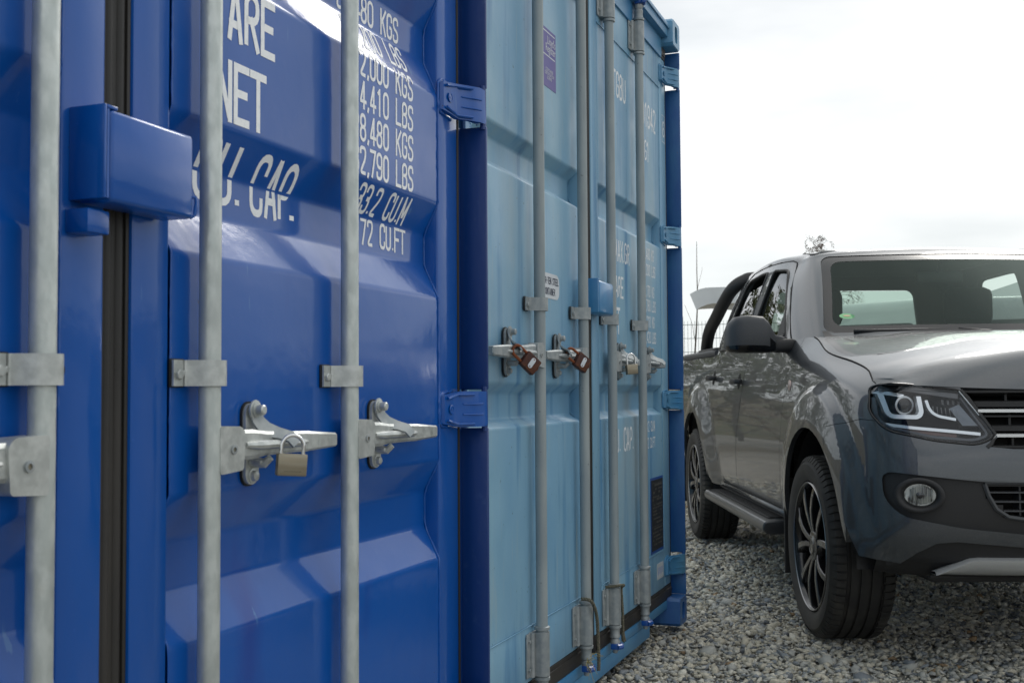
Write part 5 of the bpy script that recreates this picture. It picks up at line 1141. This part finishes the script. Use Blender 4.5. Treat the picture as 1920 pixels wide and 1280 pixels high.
# headlights ------------------------------------------------
for s in (-1, 1):
    h_ = LMP[s]; sy = lambda y: y if s < 0 else -y
    def P3(y, z, d): return (ray_x(-abs(y), z) - d, sy(y), z)
    mb = MB(); V = []; ny_, nz_ = 14, 8; ysr = np.linspace(-.90, -.49, ny_); zsr = np.linspace(.82, 1.06, nz_)
    V = []; bk = [P3(y, z, .075) for y, z in grow(HL, .006)]; ft = [P3(y, z, .012) for y, z in grow(HL, .006)]
    k = len(HL); mb.add(ft + bk, [(i, (i + 1) % k, k + (i + 1) % k, k + i) for i in range(k)] + [tuple(range(k, 2 * k))]); mb.build('lamp_housing', mat('lamp_housing_grey', (0.012, 0.014, 0.018), .3, .3), h_, recalc=False)
    mb = MB(); mb.tube([P3(y, z, .004) for y, z in grow(HL, .0035)], .0055, 6, closed=True); mb.build('lamp_seal', BLKG, h_, smooth=True)
    def strip(name, pts, w, d0, d1, m, closed=False):
        mb = MB(); Pn = rpoly(pts, .016, closed, 4); n = len(Pn); V = []
        for i in range(n):
            a = Vector(Pn[max(i - 1, 0)]) if not closed else Vector(Pn[i - 1]); b = Vector(Pn[min(i + 1, n - 1)]) if not closed else Vector(Pn[(i + 1) % n]); t = (b - a).normalized(); q = Vector((-t.y, t.x)) * w / 2; p = Vector(Pn[i])
            V += [P3(p.x - q.x, p.y - q.y, d1), P3(p.x - q.x * .8, p.y - q.y * .8, d0), P3(p.x + q.x * .8, p.y + q.y * .8, d0), P3(p.x + q.x, p.y + q.y, d1)]
        F = [(i * 4 + j, ((i + 1) % n) * 4 + j, ((i + 1) % n) * 4 + j + 1, i * 4 + j + 1) for i in range(n if closed else n - 1) for j in range(3)]
        mb.add(V, F); return mb.build(name, m, h_, ang=40)
    strip('daytime_light', [(-.832, 1.014), (-.824, .945), (-.812, .932), (-.735, .930), (-.722, .945), (-.722, 1.004)], .018, .020, .045, REFL)
    strip('daytime_light', [(-.852, 1.022), (-.795, 1.012), (-.768, 1.004)], .016, .018, .03, REFL)
    t_ = MB(); cx_, cy_, cz_ = P3(-.768, .972, .050); t_.lathe([(0, .030), (.02, .029), (.028, .021), (.033, .010), (.034, .002)], (cx_, cy_, cz_), (1, 0, 0), 22); t_.build('projector', BLKG, h_, ang=40)
    t_ = MB(); t_.lathe([(.0, .0315), (.008, .0340), (.010, .0315)], (cx_ + .012, cy_, cz_), (1, 0, 0), 22); t_.build('projector_ring', SIL, h_, ang=40)
    strip('reflector_bowl', [(-.700, .990), (-.695, .955), (-.675, .935), (-.615, .922)], .012, .022, .045, REFL)
    t_ = MB()
    for i in range(7):
        y = -.682 + i * .013; t_.add([P3(y, .968 - i * .002, .03), P3(y + .008, .968 - i * .002, .04), P3(y + .008, .937 - i * .002, .05), P3(y, .937 - i * .002, .03)], [(0, 1, 2, 3)])
    for i in range(4):
        y = -.650 + i * .017; t_.add([P3(y, .992 - i * .002, .028), P3(y + .012, .990 - i * .002, .04), P3(y + .012, .972, .045), P3(y, .974, .03)], [(0, 1, 2, 3)])
    t_.build('reflector_facets', REFL, h_)
    strip('light_bar', [(-.845, .905), (-.76, .893), (-.62, .880), (-.545, .872)], .013, .018, .04, REFL)
    strip('turn_signal', [(-.825, .890), (-.72, .877), (-.62, .866)], .016, .028, .05, mat('lamp_amber_dull', (.13, .07, .06), .3, .3))
    strip('lamp_trim', [(-.852, 1.0), (-.855, .925), (-.832, .895), (-.70, .862), (-.572, .851), (-.522, .868), (-.592, 1.0)], .010, .012, .03, mat('lamp_trim_grey', (.075, .08, .09), .3, .5))
    strip('lamp_cover', [(-.835, 1.034), (-.76, 1.032), (-.67, 1.015), (-.60, 1.003)], .022, .012, .03, mat('lamp_cover_grey', (.10, .10, .105), .25, .4))
    t_ = MB(); V = [P3(-.545, .90, .03), P3(-.595, .975, .03), P3(-.625, .96, .04), P3(-.59, .90, .045)]; t_.add(V, [(0, 1, 2, 3)]); t_.build('inner_reflector', mat('inner_reflector_grey', (.20, .22, .24), .3, .6), h_)
# grille ---------------------------------------------------
gr = MB(); V = []; ysg = np.linspace(-.60, .60, 25)
for z in (.80, .90, 1.03): V += [(ray_x(y, z) - .055, y, z) for y in ysg]
gr.add(V, [(i * 25 + j, i * 25 + j + 1, (i + 1) * 25 + j + 1, (i + 1) * 25 + j) for i in range(2) for j in range(24)]); GR = gr.build('grille', HOLE, TR, recalc=False)
def hbar(mb, z, hw, h2, d0, d1, n=20):
    V = []; ys = np.linspace(-hw, hw, n + 1)
    for y in ys:
        x = ray_x(y, z); V += [(x - d1, y, z - h2), (x - d0, y, z - h2 * .7), (x - d0, y, z + h2 * .7), (x - d1, y, z + h2)]
    mb.add(V, [(i * 4 + j, (i + 1) * 4 + j, (i + 1) * 4 + j + 1, i * 4 + j + 1) for i in range(n) for j in range(3)] + [(0, 1, 2, 3), (4 * n, 4 * n + 1, 4 * n + 2, 4 * n + 3)])
mb = MB(); hbar(mb, .953, .548, .0075, -.004, .03); mb.build('chrome_strip', REFL, GR, ang=40)
mb = MB(); hbar(mb, .868, .500, .0075, -.004, .03); mb.build('chrome_strip', REFL, GR, ang=40)
mb = MB()
for z, hw, h2 in ((.9760, .565, .013), (.892, .51, .012), (.934, .535, .004), (1.020, .585, .006), (.829, .52, .006)): hbar(mb, z, hw, h2, .006, .045)
for sgn in (-1, 1):
    for y in (.44, .30, .16):
        for z in (1.0, .918, .848): xg = ray_x(-y, z); mb.box(xg - .05, xg - .022, sgn * y - .004, sgn * y + .004, z - .022, z + .022)
    P = [(ray_x(-.5, .9) * 0 + ray_x(-yy, zz) - .006, sgn * yy, zz) for yy, zz in ((.592, 1.024), (.503, .868), (.52, .838), (.535, .826))]; mb.tube(P, .010, 6)
mb.build('grille_slats', BLK, GR, ang=40)
for sgn in (-1, 1): mb = MB(); mb.tube([(ray_x(-yy, zz) + .0, sgn * yy, zz) for yy, zz in ((.598, 1.022), (.55, .945), (.500, .868), (.512, .858))], .0032, 6); mb.build('lamp_edge_trim', SIL, GR, smooth=True)
# lower inset, fog lamps, lower grille ----------------------
def sheet(name, outline, d, m, parent, ny=60, nz=10):
    ys = [p[0] for p in outline]; zs = [p[1] for p in outline]; V = []; 
    mb = MB(); y0, y1, z0, z1 = min(ys), max(ys), min(zs), max(zs)
    for j in range(nz + 1):
        for i in range(ny + 1):
            y = y0 + (y1 - y0) * i / ny; z = z0 + (z1 - z0) * j / nz; V.append((ray_x(y, z) - d, y, z))
    mb.add(V, [(j * (ny + 1) + i, j * (ny + 1) + i + 1, (j + 1) * (ny + 1) + i + 1, (j + 1) * (ny + 1) + i) for j in range(nz) for i in range(ny)]); return mb.build(name, m, parent, smooth=True)
ins = sheet('bumper_inset', grow(LOW, -.001), .016, BLK, BUM)
hc = cutter([rpoly([(-.545, .703), (.545, .703), (.50, .60), (.44, .572), (-.44, .572), (-.50, .60)], .03, True)], 'x', .5, 1.2, False)
V = [v.co.copy() for v in ins.data.vertices]
kept = [tuple(p.vertices) for p in ins.data.polygons if not (abs(p.center.y) < .535 - max(0, (.66 - p.center.z)) * .9 and .585 < p.center.z < .700)]
me = bpy.data.meshes.new('bumper_inset'); me.from_pydata(V, [], kept); me.materials.append(BLK); [setattr(p, 'use_smooth', True) for p in me.polygons]; ins.data = me; bpy.data.objects.remove(hc)
mb = MB(); mb.box(.70, .71, -.60, .60, .54, .74); mb.mi = 1
for z in (.672, .640, .608): hbar(mb, z, .535 - max(0, .66 - z), .0035, .02, .05)
for sgn in (-1, 1):
    for y in (.42, .28, .14): mb.box(.78, .835, sgn * y - .003, sgn * y + .003, .59, .70)
    mb.tube([(ray_x(-yy, zz) - .012, sgn * yy, zz) for yy, zz in ((.548, .702), (.535, .66), (.51, .615), (.47, .588), (.40, .578), (.2, .572), (0, .57))], .008, 6)
mb.tube([(ray_x(y, .705) - .012, y, .705) for y in np.linspace(-.548, .548, 15)], .007, 6)
mb.build('lower_grille', [HOLE, GRYP], BUM, ang=40)
for s in (-1, 1):
    y0, z0 = s * .762, .660; x0 = ray_x(-.762, .66) + .012; d = Vector((.92, s * .39, 0)).normalized()
    t_ = MB(); V = []
    for k_, (h, ra, rb) in enumerate([(.004, .085, .062), (.010, .078, .057), (.006, .062, .045), (-.022, .054, .039)]):
        for i in range(32):
            a = 2 * PI * i / 32; w = Vector((-d.y, d.x, 0)); V.append(Vector((x0, y0, z0)) + d * h + w * math.cos(a) * ra + Vector((0, 0, 1)) * math.sin(a) * rb)
    t_.add(V, [(k_ * 32 + i, k_ * 32 + (i + 1) % 32, (k_ + 1) * 32 + (i + 1) % 32, (k_ + 1) * 32 + i) for k_ in range(3) for i in range(32)]); f_ = t_.build('fog_lamp', BLK, TR, smooth=True)
    o3 = Vector((x0, y0, z0)); t_ = MB(); V = [o3 + d * (-.024 + .0) + Vector((-d.y, d.x, 0)) * math.cos(a) * .053 + Vector((0, 0, 1)) * math.sin(a) * .038 for a in [2 * PI * i / 28 for i in range(28)]]; t_.add(V, [tuple(range(28))])
    for i in range(9):
        yy = -.034 + i * .0085; w = Vector((-d.y, d.x, 0)); hh = math.sqrt(max(0, 1 - (yy / .045) ** 2)) * .032; t_.add([o3 + w * yy + d * -.022 - Vector((0, 0, hh)), o3 + w * (yy + .007) + d * -.012 - Vector((0, 0, hh)), o3 + w * (yy + .007) + d * -.012 + Vector((0, 0, hh)), o3 + w * yy + d * -.022 + Vector((0, 0, hh))], [(0, 1, 2, 3)])
    t_.build('fog_reflector', mat('fog_reflector_metal', (.80, .80, .74), .35, .5, noise=(60, (.12, .12, .11), .50, .62, (1, 1, .3))), f_, recalc=False)
    t_ = MB(); t_.lathe([(0, .012), (.008, .012), (.012, .006)], o3 + d * -.02, d, 14); t_.build('bulb_cap', RIMB, f_, ang=40)
    t_ = MB(); V = []
    for h, k2 in ((-.006, 1), (.002, .7), (.005, .35), (.0055, .02)):
        for i in range(28):
            a = 2 * PI * i / 28; V.append(o3 + d * h + Vector((-d.y, d.x, 0)) * math.cos(a) * .053 * k2 + Vector((0, 0, 1)) * math.sin(a) * .038 * k2)
    t_.add(V, [(k_ * 28 + i, k_ * 28 + (i + 1) % 28, (k_ + 1) * 28 + (i + 1) % 28, (k_ + 1) * 28 + i) for k_ in range(3) for i in range(28)]); t_.build('fog_lens', LENS, f_, smooth=True)
# skirt and skid plate
sheet('lower_skirt', [(-.84, .40), (.84, .52)], .014, BLK, BUM, 50, 5)
mb = MB(); V = []; n = 50
for i in range(n + 1):
    y = -.70 + 1.40 * i / n; u = (abs(y) - .58) / .12; top = .446 - (max(0, u) ** 1.0) * .055 if u > 0 else .446; low = .385; x = ray_x(y, .43)
    V += [(x - .05, y, top - .004), (x - .012, y, top), (x + .004, y, top - .012), (x - .004, y, (top + low) / 2 - .01), (x - .05, y, low - .008), (x - .14, y, low - .02)]
mb.add(V, [(i * 6 + j, (i + 1) * 6 + j, (i + 1) * 6 + j + 1, i * 6 + j + 1) for i in range(n) for j in range(5)]); mb.build('skid_plate', SIL, BUM, ang=50)
mb = MB(); V = []
for i in range(25):
    y = -.86 + 1.72 * i / 24; x = ray_x(max(-.85, min(.85, y)), .43) - .03; V += [(x, y, .425), (x - .05, y, .365), (x - .25, y, .34)]
mb.add(V, [(i * 3 + j, (i + 1) * 3 + j, (i + 1) * 3 + j + 1, i * 3 + j + 1) for i in range(24) for j in range(2)]); mb.build('air_dam', BLK, BUM, smooth=True)
# side trim: steps, sills, flaps, handles, indicators, mirrors --------
for s in (-1, 1):
    mb = MB(); pr = rpoly([(-.125, -.02), (-.10, -.035), (0, -.035), (.03, -.02), (.035, .01), (.02, .032), (-.10, .036), (-.125, .02)], .012, True, 3); V = []; xs2 = [-.74, -.745, -.80, -1.2, -1.9, -2.40, -2.455, -2.46]; sc2 = [.75, .95, 1, 1, 1, 1, .95, .75]
    k = len(pr)
    for x, c2 in zip(xs2, sc2): V += [(x, s * (.945 + a * c2), .358 + b * c2) for a, b in pr]
    mb.add(V, [(i * k + j, i * k + (j + 1) % k, (i + 1) * k + (j + 1) % k, (i + 1) * k + j) for i in range(len(xs2) - 1) for j in range(k)] + [tuple(range(k)), tuple((len(xs2) - 1) * k + j for j in range(k))]); st_ = mb.build('side_step', mat('step_grey', (.075, .078, .082), .33, .5, coat=.3), TR, ang=35)
    mb = MB(); mb.box(-2.38, -.84, s * .84, s * .93, .3935, .3965, .001); 
    for i in range(40): mb.box(-2.36 + i * .0385, -2.34 + i * .0385, s * .85, s * .92, .3965, .399)
    mb.build('step_tread', BLK, st_)
    for x in (-.95, -1.55, -2.2): mb = MB(); mb.tube([(x, s * .86, .345), (x, s * .70, .37), (x, s * .55, .42)], .020, 8); mb.build('step_bracket', BLK, st_)
    mb = MB(); mb.tube([(-.52, s * .852, .425), (-2.48, s * .852, .43)], .022, 10); mb.build('sill', PAINT, TR, smooth=True)
    for fx, zb in ((-.475, .185), (-3.60, .20)):
        mb = MB(); mb.box(fx - .006, fx + .006, s * .68, s * .935, zb, .62, .004); mb.build('mud_flap', BLK, TR)
    for nm, hx, hz_ in (('front', -1.70, 1.068), ('rear', -2.545, 1.092)):
        y0 = abs(ray_y(hx, hz_)); mb = MB(); V = []
        for x, h, o2 in [(hx - .085, .010, .016), (hx - .075, .014, .040), (hx - .02, .016, .046), (hx + .05, .016, .046), (hx + .085, .015, .038), (hx + .095, .010, .014)]:
            for a, b in ((-.010, -h), (.002, -h), (.006, 0), (.002, h), (-.010, h)): V.append((x, s * (y0 + o2 + a), hz_ + b))
        mb.add(V, [(i * 5 + j, i * 5 + (j + 1) % 5, (i + 1) * 5 + (j + 1) % 5, (i + 1) * 5 + j) for i in range(5) for j in range(5)] + [(0, 1, 2, 3, 4), (25, 26, 27, 28, 29)]); dh = mb.build('door_handle', BLK, DOORS[(s, nm)], ang=60)
        mb = MB(); V = [(hx - .01 + math.cos(a) * .045, s * (abs(ray_y(hx + math.cos(a) * .045, hz_ + math.sin(a) * .045)) + .0008), hz_ + math.sin(a) * .045) for a in [2 * PI * i / 24 for i in range(24)]]; mb.add(V, [tuple(range(24))]); mb.build('handle_recess', HOLE, dh)
    mb = MB(); y0 = abs(ray_y(-.50, 1.045)); mb.lathe([(0, .026), (.004, .025), (.007, .016), (.008, .002)], (-.485, s * (abs(ray_y(-.485, 1.045)) - .0005), 1.045), (0, s, 0), 18); mb.build('side_indicator', mat('indicator_lens', (.55, .42, .38), .12, .2), TR, ang=40)
    # mirror: shaped shell, arm, glass
    mb = MB(); V = []; n = 20; secs = [(-.875, .040, .036, 1.243, -.70), (-.920, .045, .042, 1.247, -.69), (-.955, .060, .074, 1.274, -.675), (-.985, .070, .088, 1.287, -.67), (-1.06, .076, .092, 1.291, -.665), (-1.115, .074, .086, 1.287, -.67), (-1.145, .060, .070, 1.275, -.68), (-1.158, .035, .045, 1.262, -.69)]
    for y, a_, b_, zc_, xc_ in secs:
        for i in range(n):
            t = 2 * PI * i / n; c2, s2 = math.cos(t), math.sin(t); ex = .46
            V.append((xc_ + math.copysign(abs(c2) ** ex, c2) * a_ * (1 if c2 > 0 else .55), s * -y, zc_ + math.copysign(abs(s2) ** ex, s2) * b_))
    k = len(secs); mb.add(V, [(i * n + j, i * n + (j + 1) % n, (i + 1) * n + (j + 1) % n, (i + 1) * n + j) for i in range(k - 1) for j in range(n)] + [tuple(range(n)), tuple((k - 1) * n + j for j in range(n))])
    V2 = np.array(mb.v); mi = []
    for f in mb.f: mi.append(1 if np.mean([mb.v[i][2] for i in f]) < 1.245 else 0)
    mb.m = mi; mr = mb.build('wing_mirror', [GRYP, BLKG], TR, ang=50)
    mb = MB(); mb.box(-.745, -.64, s * .82, s * .935, 1.203, 1.268, .02); mb.build('mirror_arm', BLK, mr, ang=50)
    mb = MB(); P = rpoly([(.955, 1.215), (1.135, 1.21), (1.145, 1.35), (.975, 1.36)], .03, True); mb.prism([(s * a, z) for a, z in P], -.722, -.717, lambda a, z, d: (d, a, z)); mb.build('mirror_glass', CHROME, mr)
# load bed, rail, sports bar ----------------------------------
mb = MB(); mb.box(-4.30, -2.84, -.80, .80, .62, .66); mb.box(-2.86, -2.82, -.80, .80, .66, 1.24); mb.box(-4.34, -4.28, -.80, .80, .55, 1.24, .015)
for s in (-1, 1): mb.box(-4.30, -2.84, s * .72, s * .76, .66, 1.235)
mb.build('load_bed', PAINT, TR)
mb = MB(); mb.box(-2.825, -2.77, -.83, .83, .5, 1.24, .01); mb.build('cab_back', PAINT, TR)
mb = MB(); mb.box(-4.50, -4.345, -.85, .85, .50, .62, .03); mb.build('rear_bumper', SIL, TR, ang=40)
for s in (-1, 1):
    mb = MB(); mb.tube([(-4.32, s * .80, 1.255), (-4.25, s * .812, 1.262), (-3.0, s * .815, 1.262), (-2.84, s * .81, 1.262)], [.020, .028, .028, .024], 10); mb.build('bed_rail', GRYP, TR, ang=60)
    mb = MB(); x = s * .86; mb.box(-4.36, -4.32, s * .74, s * .86, .82, 1.15, .012); mb.build('tail_lamp', mat('red_lens', (.25, .01, .01), .2), TR, ang=40)
P = [(-3.46, -.785, 1.27), (-3.43, -.785, 1.34), (-3.30, -.785, 1.435), (-3.05, -.78, 1.515), (-2.85, -.765, 1.60), (-2.72, -.73, 1.68), (-2.69, -.66, 1.73), (-2.69, -.55, 1.75)]
P2 = P + [(-2.69, 0, 1.755)] + [(a, -b, c3) for a, b, c3 in P[::-1]]
AA = np.array(P2); AA = cr_axis(AA, 5); mb = MB(); mb.tube([tuple(a) for a in AA], .043, 16)
for s in (-1, 1): mb.box(-3.56, -2.86, s * .74, s * .83, 1.262, 1.30, .01)
mb.build('sports_bar', BLK, TR, ang=50)
# wheels ---------------------------------------------------
def wheel(x, s):
    R0 = .3765; W = .255; y0 = s * .945; dv_ = -s
    t_ = MB(); zc = .374; o3 = (x, y0, zc)
    # tyre profile: distance inwards from the outer face, radius
    prof = [(.030, .268), (.006, .272), (.000, .290), (-.006, .318), (-.004, .340), (.006, .354), (.018, .3635), (.034, .3690), (.054, .3705)]
    for g0 in (.060, .100, .143, .186): prof += [(g0, R0), (g0 + .0005, R0 - .008), (g0 + .010, R0 - .008), (g0 + .0105, R0)]
    prof += [(.202, .3705), (.226, .3685), (.240, .360), (.252, .340), (.258, .318), (.250, .29), (.238, .270)]
    t_.lathe(prof, o3, (0, dv_, 0), 96, True)
    for i in range(72):
        a = 2 * PI * i / 72
        for w0, w1, off in ((.006, .050, 0), (.207, .248, .5)):
            a2 = a + off * 2 * PI / 72; c2, s2 = math.cos(a2), math.sin(a2); M = Matrix.Translation(o3) @ Matrix.Rotation(-a2, 4, 'Y')
            r1 = .3790 if w0 > .1 else .3785
            q = [(.352, .001), (.3725, .016), (.3768, .034), (.3768, .053), (.370, .0535)] if w0 < .1 else [(.370, .2035), (.3768, .204), (.3768, .224), (.3725, .240), (.352, .2545)]
            V = []
            for tt in (-.0118, .0118): V += [M @ Vector((ra, dv_ * wa, tt)) for ra, wa in q]
            t_.add(V, [(0, 1, 2, 3, 4), (5, 9, 8, 7, 6), (0, 5, 6, 1), (1, 6, 7, 2), (2, 7, 8, 3), (3, 8, 9, 4)])
    ty = t_.build('tyre', TYRE, None, ang=30)
    wroot = bpy.data.objects.new('wheel', None); C.objects.link(wroot); wroot.parent = TR; ty.parent = wroot
    r_ = MB(); r_.lathe([(.010, .2665), (.004, .262), (.010, .256), (.035, .250), (.20, .235), (.21, .06), (.215, .06), (.205, .24), (.10, .2685)], o3, (0, dv_, 0), 64, True); r_.build('rim', RIMB, wroot, ang=35)
    r_ = MB(); r_.lathe([(.0045, .2660), (.0015, .2635), (.0045, .2600), (.008, .263)], o3, (0, dv_, 0), 80, True); r_.build('rim_edge', RIME, wroot, ang=60)
    r_ = MB(); r_.lathe([(.012, .028), (.010, .032), (.016, .046), (.018, .060), (.030, .068), (.055, .070)], o3, (0, dv_, 0), 40)
    for i in range(5): a = 2 * PI * (i + .5) / 5; r_.lathe([(0, .009), (.008, .008)], (x + math.cos(a) * .052, y0 + dv_ * .024, zc + math.sin(a) * .052), (0, -dv_, 0), 6)
    r_.build('hub', RIMB, wroot, ang=35)
    for i in range(5):
        for q in (-1, 1):
            a0 = 2 * PI * i / 5 + PI / 2 + .15; V = []; rs2 = [.050, .10, .15, .20, .235, .259]
            for r2 in rs2:
                t = (r2 - .05) / .209; sp_ = a0 + q * (.16 + .20 * t ** 1.1) / 1.0; w2 = .0105 + .006 * t; dy = .022 - .012 * math.sin(t * PI) - .008 * t; c2, s2 = math.cos(sp_), math.sin(sp_); nx2, nz2 = -s2, c2
                cx2, cz2 = x + c2 * r2, zc + s2 * r2
                for e, yy in ((-w2 * 1.25, dy + .045), (-w2, dy + .004), (-w2 * .80, dy), (w2 * .80, dy), (w2, dy + .004), (w2 * 1.25, dy + .045)): V.append((cx2 + nx2 * e, y0 + dv_ * yy, cz2 + nz2 * e))
            F = [(k2 * 6 + j, k2 * 6 + j + 1, (k2 + 1) * 6 + j + 1, (k2 + 1) * 6 + j) for k2 in range(5) for j in range(5)]
            b = MB(); b.add(V, F); b.m = [1 if j in (1, 3) else 0 for k2 in range(5) for j in range(5)]; b.build('spoke', [RIMB, RIMS], wroot, ang=25)
    r_ = MB(); r_.lathe([(.10, .06), (.10, .155), (.125, .155), (.125, .06)], o3, (0, dv_, 0), 40); r_.build('brake_disc', GALVF, wroot, ang=35)
for x in (0.0, -3.095):
    for s in (-1, 1): wheel(x, s)
